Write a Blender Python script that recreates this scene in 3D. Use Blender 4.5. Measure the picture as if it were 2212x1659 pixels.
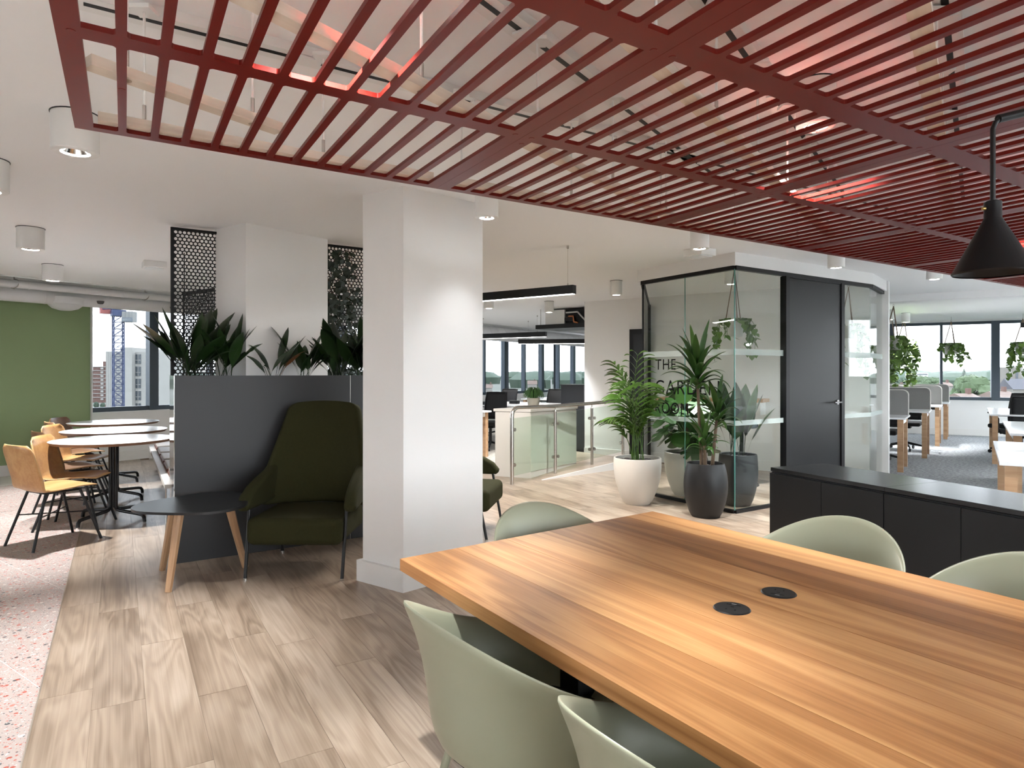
import bpy, math, random
from mathutils import Vector, Matrix
R = math.radians
random.seed(7)
for o in list(bpy.data.objects):
    bpy.data.objects.remove(o, do_unlink=True)
sc = bpy.context.scene
COL = sc.collection

# ------------------------------------------------------------------ camera
FPX, CX, HY, EYE = 1410.0, 1106.0, 806.0, 1.35
cam_d = bpy.data.cameras.new('camera')
cam_d.sensor_width = 36.0
cam_d.lens = 36.0 * FPX / 2212.0
cam_d.shift_y = -(829.5 - HY) / 2212.0
cam_d.clip_start, cam_d.clip_end = 0.05, 8000
cam = bpy.data.objects.new('camera', cam_d)
cam.location = (0, 0, EYE)
cam.rotation_euler = (R(90), 0, 0)
COL.objects.link(cam)
sc.camera = cam

# ------------------------------------------------------------------ sky and exposure
w = bpy.data.worlds.new('overcast')
sc.world = w
w.use_nodes = True
nt = w.node_tree
bg = nt.nodes['Background']
tc = nt.nodes.new('ShaderNodeTexCoord')
sx = nt.nodes.new('ShaderNodeSeparateXYZ')
nt.links.new(tc.outputs['Generated'], sx.inputs[0])
rp = nt.nodes.new('ShaderNodeValToRGB')
rp.color_ramp.elements[0].position = 0.0
rp.color_ramp.elements[0].color = (0.92, 0.955, 1.0, 1)
rp.color_ramp.elements[1].position = 0.6
rp.color_ramp.elements[1].color = (0.86, 0.91, 1.0, 1)
nt.links.new(sx.outputs['Z'], rp.inputs[0])
nt.links.new(rp.outputs[0], bg.inputs[0])
bg.inputs[1].default_value = .92
vs = sc.view_settings
vs.view_transform = 'Standard'
vs.look = 'None'
vs.gamma = 1.0
vs.use_curve_mapping = False
vs.exposure = 3.45
cy = sc.cycles
cy.max_bounces = 7; cy.diffuse_bounces = 4; cy.glossy_bounces = 3; cy.transmission_bounces = 4; cy.transparent_max_bounces = 12
cy.caustics_reflective = False; cy.caustics_refractive = False
cy.use_adaptive_sampling = True; cy.adaptive_threshold = .12; cy.adaptive_min_samples = 20
SPOT_W = 28.0
WARM = (.965, .985, 1.0)

# ------------------------------------------------------------------ helpers
def G(u, v, z=0.0):
    """photo pixel on the horizontal plane at height z -> world x, y"""
    Y = (EYE - z) * FPX / (v - HY)
    return Vector(((u - CX) / FPX * Y, Y))

def P(u, v, Y):
    return Vector(((u - CX) / FPX * Y, Y, EYE - (v - HY) / FPX * Y))

class MB:
    def __init__(s):
        s.v, s.f, s.sm, s.mi = [], [], [], []
    def add(s, vs_, fs, smooth=False, mi=0):
        b = len(s.v)
        s.v += [tuple(p) for p in vs_]
        for f in fs:
            s.f.append(tuple(b + i for i in f))
            s.sm.append(smooth)
            s.mi.append(mi)
        return s
    def box(s, x0, x1, y0, y1, z0, z1, mi=0):
        return s.add([(x0,y0,z0),(x1,y0,z0),(x1,y1,z0),(x0,y1,z0),(x0,y0,z1),(x1,y0,z1),(x1,y1,z1),(x0,y1,z1)],
              [(0,3,2,1),(4,5,6,7),(0,1,5,4),(1,2,6,5),(2,3,7,6),(3,0,4,7)], False, mi)
    def prism(s, poly, z0, z1, smooth=False, mi=0):
        """vertical prism over a 2-d polygon"""
        a = sum(poly[i][0]*poly[(i+1) % len(poly)][1]-poly[(i+1) % len(poly)][0]*poly[i][1] for i in range(len(poly)))
        if a < 0: poly = list(poly)[::-1]
        n = len(poly)
        s.add([(p[0],p[1],z0) for p in poly], [tuple(range(n))[::-1]], False, mi)
        s.add([(p[0],p[1],z1) for p in poly], [tuple(range(n))], False, mi)
        vv = [(p[0],p[1],z0) for p in poly]+[(p[0],p[1],z1) for p in poly]
        return s.add(vv, [(i,(i+1) % n,n+(i+1) % n,n+i) for i in range(n)], smooth, mi)
    def wall(s, a, b, th, z0, z1, side=1, mi=0):
        """upright slab from a to b, thickness th to one side"""
        a, b = Vector(a[:2]), Vector(b[:2])
        d = (b-a).normalized()
        n = Vector((-d.y, d.x))*th*side
        return s.prism([a, b, b+n, a+n], z0, z1, mi=mi)
    def tube(s, path, r, seg=10, closed=False, caps=True, mi=0, smooth=True):
        path = [Vector(p) for p in path]
        n = len(path)
        rr = r if isinstance(r, (list, tuple)) else [r]*n
        up = None
        rings = []
        for i, p in enumerate(path):
            if closed: d = path[(i+1) % n]-path[i-1]
            elif i == 0: d = path[1]-path[0]
            elif i == n-1: d = path[-1]-path[-2]
            else: d = (path[i+1]-path[i]).normalized()+(path[i]-path[i-1]).normalized()
            d.normalize()
            if up is None:
                up = Vector((0,0,1)) if abs(d.z) < .9 else Vector((1,0,0))
            x = up.cross(d)
            if x.length < 1e-6: x = Vector((1,0,0)).cross(d)
            x.normalize()
            y = d.cross(x).normalized()
            up = y
            rings.append([p + x*math.cos(2*math.pi*k/seg)*rr[i] + y*math.sin(2*math.pi*k/seg)*rr[i] for k in range(seg)])
        vv = [q for rg in rings for q in rg]
        ff = []
        for i in range(n if closed else n-1):
            j = (i+1) % n
            for k in range(seg):
                ff.append((i*seg+k, i*seg+(k+1) % seg, j*seg+(k+1) % seg, j*seg+k))
        s.add(vv, ff, smooth, mi)
        if caps and not closed:
            s.add(rings[0], [tuple(range(seg))[::-1]], False, mi)
            s.add(rings[-1], [tuple(range(seg))], False, mi)
        return s
    def lathe(s, prof, seg=24, c=(0,0,0), mi=0, smooth=True, sharp=35):
        """profile list of (r, z) turned round z; corners sharper than `sharp` degrees stay hard"""
        runs, cur = [], [prof[0]]
        for i in range(1, len(prof)):
            cur.append(prof[i])
            if i < len(prof)-1:
                a = Vector((prof[i][0]-prof[i-1][0], prof[i][1]-prof[i-1][1]))
                b = Vector((prof[i+1][0]-prof[i][0], prof[i+1][1]-prof[i][1]))
                if a.length > 1e-9 and b.length > 1e-9 and math.degrees(a.angle(b)) > sharp:
                    runs.append(cur); cur = [prof[i]]
        runs.append(cur)
        for run in runs:
            vv, ff = [], []
            for (r, z) in run:
                vv += [(c[0]+r*math.cos(2*math.pi*k/seg), c[1]+r*math.sin(2*math.pi*k/seg), c[2]+z) for k in range(seg)]
            for i in range(len(run)-1):
                for k in range(seg):
                    k2 = (k+1) % seg
                    if run[i][0] < 1e-6: ff.append((i*seg, (i+1)*seg+k2, (i+1)*seg+k))
                    elif run[i+1][0] < 1e-6: ff.append((i*seg+k, i*seg+k2, (i+1)*seg))
                    else: ff.append((i*seg+k, i*seg+k2, (i+1)*seg+k2, (i+1)*seg+k))
            s.add(vv, ff, smooth, mi)
        return s
    def grid(s, fn, nu, nv, smooth=True, mi=0, wrapu=False):
        vv = [fn(i/(nu if wrapu else nu-1), j/(nv-1)) for j in range(nv) for i in range(nu)]
        ff = []
        for j in range(nv-1):
            for i in range(nu if wrapu else nu-1):
                i2 = (i+1) % nu
                ff.append((j*nu+i, j*nu+i2, (j+1)*nu+i2, (j+1)*nu+i))
        return s.add(vv, ff, smooth, mi)
    def mesh(s, name, *mats):
        me = bpy.data.meshes.new(name)
        me.from_pydata(s.v, [], s.f)
        me.polygons.foreach_set('use_smooth', s.sm)
        me.polygons.foreach_set('material_index', s.mi)
        for m in mats: me.materials.append(m)
        me.update()
        return me
    def build(s, name, mat, parent=None, loc=(0,0,0), rot=(0,0,0), bevel=0, subsurf=0, solid=0, off=0.0):
        mats = mat if isinstance(mat, (list, tuple)) else [mat]
        return link(name, s.mesh(name, *mats), parent, loc, rot, bevel, subsurf, solid, off)

def link(name, me, parent=None, loc=(0,0,0), rot=(0,0,0), bevel=0, subsurf=0, solid=0, off=0.0):
    o = bpy.data.objects.new(name, me)
    COL.objects.link(o)
    o.location = loc
    o.rotation_euler = rot
    o.parent = parent
    if solid:
        m = o.modifiers.new('solid', 'SOLIDIFY'); m.thickness = solid; m.offset = off
    if bevel:
        m = o.modifiers.new('bevel', 'BEVEL'); m.width = bevel; m.segments = 2; m.limit_method = 'ANGLE'; m.angle_limit = R(40)
    if subsurf:
        m = o.modifiers.new('sub', 'SUBSURF'); m.levels = subsurf; m.render_levels = subsurf
    return o

def empty(name, loc=(0,0,0), rz=0.0):
    o = bpy.data.objects.new(name, None)
    o.empty_display_size = .1
    COL.objects.link(o)
    o.location = loc if len(loc) == 3 else (loc[0], loc[1], 0)
    o.rotation_euler = (0, 0, rz)
    return o

def tag(o, label=None, cat=None, group=None, kind=None):
    if label: o['label'] = label
    if cat: o['category'] = cat
    if group: o['group'] = group
    if kind: o['kind'] = kind
    return o

def thing(name, label, cat, loc=(0,0,0), rz=0.0, group=None):
    return tag(empty(name, loc, rz), label, cat, group)

def copy_tree(o, parent=None):
    c = o.copy()
    COL.objects.link(c)
    c.parent = parent
    for ch in KIDS(o):
        copy_tree(ch, c)
    return c
def KIDS(o): return list(o.children)

def struct(o):
    o['kind'] = 'structure'
    return o

# ------------------------------------------------------------------ materials
MATS = {}
def mat(name, col, rough=.5, metal=0.0, spec=None, bump=0, bscale=200, vary=0, vscale=3, coat=0, emit=None, estr=0, sheen=0):
    if name in MATS: return MATS[name]
    m = bpy.data.materials.new(name); m.use_nodes = True
    t = m.node_tree; b = t.nodes['Principled BSDF']
    b.inputs['Base Color'].default_value = (*col, 1)
    b.inputs['Roughness'].default_value = rough
    b.inputs['Metallic'].default_value = metal
    if spec is not None: b.inputs['Specular IOR Level'].default_value = spec
    if coat: b.inputs['Coat Weight'].default_value = coat
    if sheen: b.inputs['Sheen Weight'].default_value = sheen
    if emit:
        b.inputs['Emission Color'].default_value = (*emit, 1); b.inputs['Emission Strength'].default_value = estr
    c = t.nodes.new('ShaderNodeTexCoord')
    if vary:
        n = t.nodes.new('ShaderNodeTexNoise'); n.inputs['Scale'].default_value = vscale; n.inputs['Detail'].default_value = 4
        t.links.new(c.outputs['Object'], n.inputs['Vector'])
        mx = t.nodes.new('ShaderNodeMix'); mx.data_type = 'RGBA'
        mx.inputs[6].default_value = (*[k*(1-vary) for k in col], 1); mx.inputs[7].default_value = (*[min(1, k*(1+vary)) for k in col], 1)
        t.links.new(n.outputs[0], mx.inputs[0]); t.links.new(mx.outputs[2], b.inputs['Base Color'])
    if bump:
        n = t.nodes.new('ShaderNodeTexNoise'); n.inputs['Scale'].default_value = bscale; n.inputs['Detail'].default_value = 2
        t.links.new(c.outputs['Object'], n.inputs['Vector'])
        bp = t.nodes.new('ShaderNodeBump'); bp.inputs['Strength'].default_value = bump; bp.inputs['Distance'].default_value = .002
        t.links.new(n.outputs[0], bp.inputs['Height']); t.links.new(bp.outputs[0], b.inputs['Normal'])
    MATS[name] = m
    return m

def wood(name, dark, mid, light, rough=.4, along=1.0, across=9.0, rings=7.0, rnd=.5, spec=.4, contrast=1.0, fine=90.0, knot=0.0, ring=.085):
    """grain along local x; every object gets its own piece of timber"""
    if name in MATS: return MATS[name]
    m = bpy.data.materials.new(name); m.use_nodes = True
    t = m.node_tree; N = t.nodes.new; L = t.links.new
    b = t.nodes['Principled BSDF']
    c = N('ShaderNodeTexCoord'); oi = N('ShaderNodeObjectInfo')
    mul = N('ShaderNodeMath'); mul.operation = 'MULTIPLY'; mul.inputs[1].default_value = 53.0
    L(oi.outputs['Random'], mul.inputs[0])
    cb = N('ShaderNodeCombineXYZ'); L(mul.outputs[0], cb.inputs[0]); L(mul.outputs[0], cb.inputs[2])
    ad = N('ShaderNodeVectorMath'); ad.operation = 'ADD'
    L(c.outputs['Object'], ad.inputs[0]); L(cb.outputs[0], ad.inputs[1])
    mp = N('ShaderNodeMapping'); mp.inputs['Scale'].default_value = (along, across, across)
    L(ad.outputs[0], mp.inputs[0])
    n1 = N('ShaderNodeTexNoise'); n1.inputs['Scale'].default_value = 1.0; n1.inputs['Detail'].default_value = 2.5; n1.inputs['Roughness'].default_value = .45
    n1.inputs['Distortion'].default_value = .35
    L(mp.outputs[0], n1.inputs['Vector'])
    rg = N('ShaderNodeMath'); rg.operation = 'MULTIPLY'; rg.inputs[1].default_value = rings*6.283
    L(n1.outputs[0], rg.inputs[0])
    sn = N('ShaderNodeMath'); sn.operation = 'SINE'; L(rg.outputs[0], sn.inputs[0])
    mp2 = N('ShaderNodeMapping'); mp2.inputs['Scale'].default_value = (along*1.6, fine, fine)
    L(ad.outputs[0], mp2.inputs[0])
    n2 = N('ShaderNodeTexNoise'); n2.inputs['Scale'].default_value = 1.0; n2.inputs['Detail'].default_value = 3
    L(mp2.outputs[0], n2.inputs['Vector'])
    mp3 = N('ShaderNodeMapping'); mp3.inputs['Scale'].default_value = (along*.9, across*.35, across*.35)
    L(ad.outputs[0], mp3.inputs[0])
    n3 = N('ShaderNodeTexNoise'); n3.inputs['Scale'].default_value = 1.7; n3.inputs['Detail'].default_value = 2
    L(mp3.outputs[0], n3.inputs['Vector'])
    s1 = N('ShaderNodeMath'); s1.operation = 'MULTIPLY_ADD'; s1.inputs[1].default_value = ring*contrast; s1.inputs[2].default_value = 0
    L(sn.outputs[0], s1.inputs[0])
    s2 = N('ShaderNodeMath'); s2.operation = 'MULTIPLY_ADD'; s2.inputs[1].default_value = .55*contrast; L(n2.outputs[0], s2.inputs[0]); L(s1.outputs[0], s2.inputs[2])
    s3 = N('ShaderNodeMath'); s3.operation = 'MULTIPLY_ADD'; s3.inputs[1].default_value = 1.2*contrast; L(n3.outputs[0], s3.inputs[0]); L(s2.outputs[0], s3.inputs[2])
    s4 = N('ShaderNodeMath'); s4.operation = 'MULTIPLY_ADD'; s4.inputs[1].default_value = rnd; L(oi.outputs['Random'], s4.inputs[0]); L(s3.outputs[0], s4.inputs[2])
    s5 = N('ShaderNodeMath'); s5.operation = 'SUBTRACT'; s5.inputs[1].default_value = .875*contrast+rnd*.5-.5; L(s4.outputs[0], s5.inputs[0])
    cr = N('ShaderNodeValToRGB')
    e = cr.color_ramp.elements
    e[0].position = .12; e[0].color = (*dark, 1)
    e[1].position = .9; e[1].color = (*light, 1)
    k = e.new(.5); k.color = (*mid, 1)
    L(s5.outputs[0], cr.inputs[0])
    L(cr.outputs[0], b.inputs['Base Color'])
    b.inputs['Roughness'].default_value = rough
    b.inputs['Specular IOR Level'].default_value = spec
    bp = N('ShaderNodeBump'); bp.inputs['Strength'].default_value = .12; bp.inputs['Distance'].default_value = .001
    L(n2.outputs[0], bp.inputs['Height']); L(bp.outputs[0], b.inputs['Normal'])
    MATS[name] = m
    return m

def glassmat(name, tint=(.97,.985,.975), ior=1.45, rough=0.0, boost=1.0):
    if name in MATS: return MATS[name]
    m = bpy.data.materials.new(name); m.use_nodes = True
    t = m.node_tree; t.nodes.remove(t.nodes['Principled BSDF'])
    out = t.nodes['Material Output']
    tr = t.nodes.new('ShaderNodeBsdfTransparent'); tr.inputs[0].default_value = (*tint, 1)
    gl = t.nodes.new('ShaderNodeBsdfGlossy'); gl.inputs['Roughness'].default_value = rough
    lw = t.nodes.new('ShaderNodeLayerWeight'); lw.inputs['Blend'].default_value = .5
    pw = t.nodes.new('ShaderNodeMath'); pw.operation = 'POWER'; pw.inputs[1].default_value = 5.0
    t.links.new(lw.outputs['Facing'], pw.inputs[0])
    f0 = ((ior-1)/(ior+1))**2
    ma = t.nodes.new('ShaderNodeMath'); ma.operation = 'MULTIPLY_ADD'; ma.inputs[1].default_value = 1-f0; ma.inputs[2].default_value = f0
    t.links.new(pw.outputs[0], ma.inputs[0])
    mx = t.nodes.new('ShaderNodeMixShader')
    t.links.new(ma.outputs[0], mx.inputs[0]); t.links.new(tr.outputs[0], mx.inputs[1]); t.links.new(gl.outputs[0], mx.inputs[2])
    t.links.new(mx.outputs[0], out.inputs[0])
    MATS[name] = m
    return m

def terrazzo():
    m = bpy.data.materials.new('terrazzo'); m.use_nodes = True
    t = m.node_tree; N = t.nodes.new; L = t.links.new
    b = t.nodes['Principled BSDF']
    c = N('ShaderNodeTexCoord'); g = N('ShaderNodeNewGeometry')
    prev = None
    base = (.46, .385, .35, 1)
    for scale, thr, pick, stops in ((34, .33, .40, [(0,(.42,.09,.06)),(.35,(.55,.2,.15)),(.6,(.08,.085,.09)),(.8,(.75,.68,.62))]),
                              (75, .33, .36, [(0,(.5,.13,.09)),(.4,(.10,.10,.11)),(.7,(.78,.70,.66))]),
                              (150, .36, .36, [(0,(.45,.18,.14)),(.5,(.16,.15,.15)),(.8,(.75,.68,.62))])):
        wn = N('ShaderNodeTexNoise'); wn.inputs['Scale'].default_value = scale*.6; L(g.outputs['Position'], wn.inputs['Vector'])
        dd = N('ShaderNodeVectorMath'); dd.operation = 'SCALE'; dd.inputs['Scale'].default_value = .55/scale
        L(wn.outputs['Color'], dd.inputs[0])
        ad = N('ShaderNodeVectorMath'); ad.operation = 'ADD'; L(g.outputs['Position'], ad.inputs[0]); L(dd.outputs[0], ad.inputs[1])
        v = N('ShaderNodeTexVoronoi'); v.inputs['Scale'].default_value = scale; L(ad.outputs[0], v.inputs['Vector'])
        sp = N('ShaderNodeSeparateColor'); L(v.outputs['Color'], sp.inputs[0])
        lt = N('ShaderNodeMath'); lt.operation = 'LESS_THAN'; lt.inputs[1].default_value = thr; L(v.outputs['Distance'], lt.inputs[0])
        gt = N('ShaderNodeMath'); gt.operation = 'LESS_THAN'; gt.inputs[1].default_value = pick; L(sp.outputs[0], gt.inputs[0])
        an = N('ShaderNodeMath'); an.operation = 'MULTIPLY'; L(lt.outputs[0], an.inputs[0]); L(gt.outputs[0], an.inputs[1])
        cr = N('ShaderNodeValToRGB'); cr.color_ramp.interpolation = 'CONSTANT'
        e = cr.color_ramp.elements
        e[0].position = stops[0][0]; e[0].color = (*stops[0][1], 1)
        e[1].position = stops[1][0]; e[1].color = (*stops[1][1], 1)
        for s_ in stops[2:]:
            k = e.new(s_[0]); k.color = (*s_[1], 1)
        L(sp.outputs[1], cr.inputs[0])
        mx = N('ShaderNodeMix'); mx.data_type = 'RGBA'
        L(an.outputs[0], mx.inputs[0]); L(cr.outputs[0], mx.inputs[7])
        if prev: L(prev, mx.inputs[6])
        else: mx.inputs[6].default_value = base
        prev = mx.outputs[2]
    L(prev, b.inputs['Base Color'])
    b.inputs['Roughness'].default_value = .45
    MATS['terrazzo'] = m
    return m

def carpetmat(name, cols, sc_=90):
    m = bpy.data.materials.new(name); m.use_nodes = True
    t = m.node_tree; N = t.nodes.new; L = t.links.new
    b = t.nodes['Principled BSDF']; g = N('ShaderNodeNewGeometry')
    mp = N('ShaderNodeMapping'); mp.inputs['Scale'].default_value = (1, 2.2, 1); mp.inputs['Rotation'].default_value = (0, 0, R(35))
    L(g.outputs['Position'], mp.inputs[0])
    n = N('ShaderNodeTexNoise'); n.inputs['Scale'].default_value = sc_*.25; n.inputs['Detail'].default_value = 8; n.inputs['Roughness'].default_value = .75
    L(mp.outputs[0], n.inputs['Vector'])
    cr = N('ShaderNodeValToRGB'); e = cr.color_ramp.elements
    e[0].position = .38; e[0].color = (*cols[0], 1); e[1].position = .62; e[1].color = (*cols[1], 1)
    L(n.outputs[0], cr.inputs[0]); L(cr.outputs[0], b.inputs['Base Color'])
    b.inputs['Roughness'].default_value = .95
    n2 = N('ShaderNodeTexNoise'); n2.inputs['Scale'].default_value = 260; L(g.outputs['Position'], n2.inputs['Vector'])
    bp = N('ShaderNodeBump'); bp.inputs['Strength'].default_value = .5; bp.inputs['Distance'].default_value = .004
    L(n2.outputs[0], bp.inputs['Height']); L(bp.outputs[0], b.inputs['Normal'])
    MATS[name] = m
    return m

def leafmat(name, c1, c2, rough=.35):
    m = bpy.data.materials.new(name); m.use_nodes = True
    t = m.node_tree; N = t.nodes.new; L = t.links.new
    b = t.nodes['Principled BSDF']; oi = N('ShaderNodeObjectInfo'); c = N('ShaderNodeTexCoord')
    n = N('ShaderNodeTexNoise'); n.inputs['Scale'].default_value = 9; L(c.outputs['Object'], n.inputs['Vector'])
    ad = N('ShaderNodeMath'); ad.operation = 'ADD'; L(oi.outputs['Random'], ad.inputs[0]); L(n.outputs[0], ad.inputs[1])
    ml = N('ShaderNodeMath'); ml.operation = 'MULTIPLY'; ml.inputs[1].default_value = .6; L(ad.outputs[0], ml.inputs[0])
    mx = N('ShaderNodeMix'); mx.data_type = 'RGBA'; mx.inputs[6].default_value = (*c1, 1); mx.inputs[7].default_value = (*c2, 1)
    L(ml.outputs[0], mx.inputs[0]); L(mx.outputs[2], b.inputs['Base Color'])
    b.inputs['Roughness'].default_value = rough
    MATS[name] = m
    return m

WHITE = mat('white_paint', (.81, .805, .80), .6, vary=.015, vscale=1.5)
CEIL = mat('ceiling_paint', (.87, .87, .875), .75, vary=.015, vscale=.8)
SKIRT = mat('skirting_paint', (.80, .79, .775), .4)
GREEN = mat('green_paint', (.265, .36, .18), .6, vary=.03, vscale=.7)
FRAMEGREY = mat('window_frame_grey', (.045, .062, .082), .4, .2)
BLACK = mat('black_powder_coat', (.006, .006, .007), .45, spec=.3)
BLACKM = mat('black_satin_metal', (.009, .009, .010), .38, spec=.35)
CHAR = mat('charcoal_laminate', (.0135, .014, .0165), .42, vary=.08, vscale=2.0)
CHARDOOR = mat('black_door_laminate', (.0038, .004, .0048), .36, spec=.4)
RED = mat('red_lacquer', (.135, .008, .005), .34, spec=.22, vary=.05, vscale=2)
STEEL = mat('brushed_steel', (.55, .52, .49), .26, 1.0)
MIRSTEEL = mat('polished_steel', (.75, .75, .74), .10, 1.0)
WHITEMET = mat('white_metal', (.80, .80, .79), .45)
WHITELAM = mat('white_laminate', (.78, .79, .80), .22, spec=.6)
WHITELAM2 = mat('white_cabinet_laminate', (.74, .71, .67), .45)
SAGE = mat('sage_plastic', (.29, .30, .215), .34, vary=.02, vscale=2)
OLIVE = mat('olive_wool', (.026, .026, .009), .92, bump=.5, bscale=450, vary=.15, vscale=60, spec=.2)
GREYFELT = mat('grey_felt', (.23, .225, .22), .95, bump=.4, bscale=350, vary=.14, vscale=90, spec=.1)
TAN = mat('brown_leather', (.12, .035, .02), .45)
PALEPAD = mat('pale_seat_pad', (.62, .57, .53), .5)
DARKPAD = mat('dark_seat_fabric', (.006, .006, .006), .9, bump=.3, bscale=300)
MESHBLK = mat('black_chair_mesh', (.010, .010, .012), .7, bump=.6, bscale=500)
PLYEDGE = mat('ply_edge', (.50, .30, .13), .5)
WALNUTEDGE = mat('brown_table_edge', (.20, .11, .065), .5)
DUCT = mat('white_duct', (.74, .74, .75), .55, bump=.2, bscale=14)
SOIL = mat('soil', (.02, .014, .010), .95, bump=.5, bscale=60)
PEB = mat('dark_pebbles', (.055, .045, .045), .5, vary=.5, vscale=25)
PALEPEB = mat('pale_pebbles', (.20, .17, .16), .5, vary=.5, vscale=25)
POTW = mat('white_pot', (.66, .63, .58), .55, bump=.15, bscale=180, vary=.04, vscale=6)
POTB = mat('black_pot', (.0045, .0045, .005), .45, bump=.1, bscale=100)
POTG = mat('charcoal_pot', (.016, .018, .020), .5, bump=.25, bscale=60)
POTS = mat('grey_hanging_pot', (.52, .51, .48), .55)
STRAP = mat('string', (.20, .14, .10), .8)
def frostmat():
    m = bpy.data.materials.new('frosted_film'); m.use_nodes = True
    t = m.node_tree; b = t.nodes['Principled BSDF']; b.inputs['Base Color'].default_value = (.62, .70, .68, 1); b.inputs['Roughness'].default_value = .7
    tr = t.nodes.new('ShaderNodeBsdfTransparent'); mx = t.nodes.new('ShaderNodeMixShader'); mx.inputs[0].default_value = .34
    t.links.new(tr.outputs[0], mx.inputs[1]); t.links.new(b.outputs[0], mx.inputs[2]); t.links.new(mx.outputs[0], t.nodes['Material Output'].inputs[0])
    MATS['frosted_film'] = m
    return m
FROST = frostmat()
INK = mat('black_vinyl_lettering', (.003, .003, .003), .7, spec=.1)
GLOW = mat('lamp_glow', (.9, .9, .9), .5, emit=(1.0, .94, .85), estr=2.2)
STRIP = mat('linear_lamp_glow', (.9, .9, .9), .5, emit=(1.0, .97, .93), estr=1.5)
GLOW.cycles.emission_sampling = 'NONE'; STRIP.cycles.emission_sampling = 'NONE'
COPPER = mat('copper_pipe', (.55, .2, .09), .3, 1.0)
CHROME = mat('chrome', (.7, .7, .7), .12, 1.0)
GLASS = glassmat('clear_glass', (.955, .975, .965))
WINGLASS = glassmat('dimmed_window_glass', (.66, .68, .69), 1.25)  # tint added to tone down the overbright sky outside
RAILGLASS = glassmat('green_tinted_glass', (.885, .94, .90), 1.5)
GLASSEDGE = mat('glass_edge', (.10, .30, .26), .2)
FLOORWOOD = wood('oak_floor', (.20, .142, .10), (.36, .275, .205), (.49, .40, .315), rough=.29, along=.9, across=7.0, rings=8, rnd=.26, contrast=.9, fine=150, ring=.12)
GAPWOOD = mat('floor_joint', (.22, .16, .115), .8)
TABLEWOOD = wood('oak_table', (.215, .088, .030), (.385, .180, .066), (.56, .305, .125), rough=.48, along=.42, across=5.0, rings=9, rnd=.26, contrast=.9, fine=170, ring=.15, spec=.2)
CHAIRPLY = wood('oak_ply', (.34, .16, .055), (.47, .24, .09), (.60, .36, .16), rough=.38, along=1.4, across=9, rings=5, rnd=.25, contrast=.8, fine=90)
CHAIRPLYD = wood('walnut_ply', (.13, .06, .03), (.20, .10, .052), (.28, .155, .09), rough=.38, along=1.4, across=9, rings=5, rnd=.25, contrast=.8, fine=90)
LEGWOOD = wood('ash_leg', (.36, .20, .105), (.50, .31, .175), (.62, .42, .26), rough=.45, along=1.5, across=22, rings=3, rnd=.25, contrast=.8, fine=160)
BIRCH = wood('birch_ply', (.55, .46, .37), (.68, .59, .50), (.78, .71, .63), rough=.5, along=1.0, across=12, rings=2, rnd=.2, contrast=.6, fine=100)
TERR = terrazzo()
CARPET = carpetmat('grey_carpet', [(.10, .105, .11), (.50, .52, .54)])
CARPET2 = carpetmat('beige_carpet', [(.14, .12, .10), (.42, .38, .33)], 70)
L_ASP = leafmat('aspidistra_leaf', (.006, .018, .005), (.022, .055, .014))
L_DRY = mat('dry_leaf', (.28, .10, .025), .6)
L_PALM = leafmat('palm_leaf', (.020, .055, .008), (.075, .17, .018))
L_DRAC = leafmat('dracaena_leaf', (.010, .035, .008), (.045, .11, .018))
L_MON = leafmat('monstera_leaf', (.012, .05, .012), (.05, .14, .02))
L_POT = leafmat('pothos_leaf', (.04, .10, .02), (.17, .28, .05))
L_IVY = leafmat('creeper_leaf', (.004, .010, .004), (.012, .028, .010))
L_GRASS = leafmat('grass_leaf', (.02, .07, .012), (.07, .18, .04), .6)
STEM = mat('green_stem', (.05, .11, .025), .6)
CANE = mat('brown_cane', (.10, .065, .04), .8, bump=.6, bscale=80)

# directions on plan
A1 = Vector((.857, .516))        # ceiling grid / planter / garden room long side
A2 = Vector((-.516, .857))       # plank direction, away from the camera
B1 = Vector((-.817, .577))
B2 = Vector((.576, .817))        # facade direction on the left, columns, desks
CH = 2.51                        # ceiling height

def inpoly(p, poly):
    c = False
    for i in range(len(poly)):
        a, b = poly[i], poly[i-1]
        if (a[1] > p[1]) != (b[1] > p[1]) and p[0] < (b[0]-a[0])*(p[1]-a[1])/(b[1]-a[1])+a[0]:
            c = not c
    return c

def clip(poly, n, d):
    """keep the part of poly with n.p <= d"""
    out = []
    for i in range(len(poly)):
        a, b = Vector(poly[i]), Vector(poly[(i+1) % len(poly)])
        da, db = a.dot(n)-d, b.dot(n)-d
        if da <= 0: out.append(a)
        if (da < 0 < db) or (db < 0 < da): out.append(a+(b-a)*(da/(da-db)))
    return out

# facade lines
PL = Vector((-6.27, 9.71))
def FL(t, off=0.0):               # left facade, off = towards the room
    return PL + B2*t + Vector((.817, -.577))*off
PR, DR = Vector((9.59, 14.3)), Vector((.88, -.476))
def FR(s, off=0.0):
    return PR + DR*s + Vector((-.476, -.88))*off

# ================================================================== SETTING
outline = [FL(-9), FL(16.2), FR(-1.9), FR(3.4), (4.4, -2.6), (-4, -2.6), (-11.5, 0)]
o = struct(MB().prism(outline, -.32, -.0025).build('floor', GAPWOOD))
FLOOR = o
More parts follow.
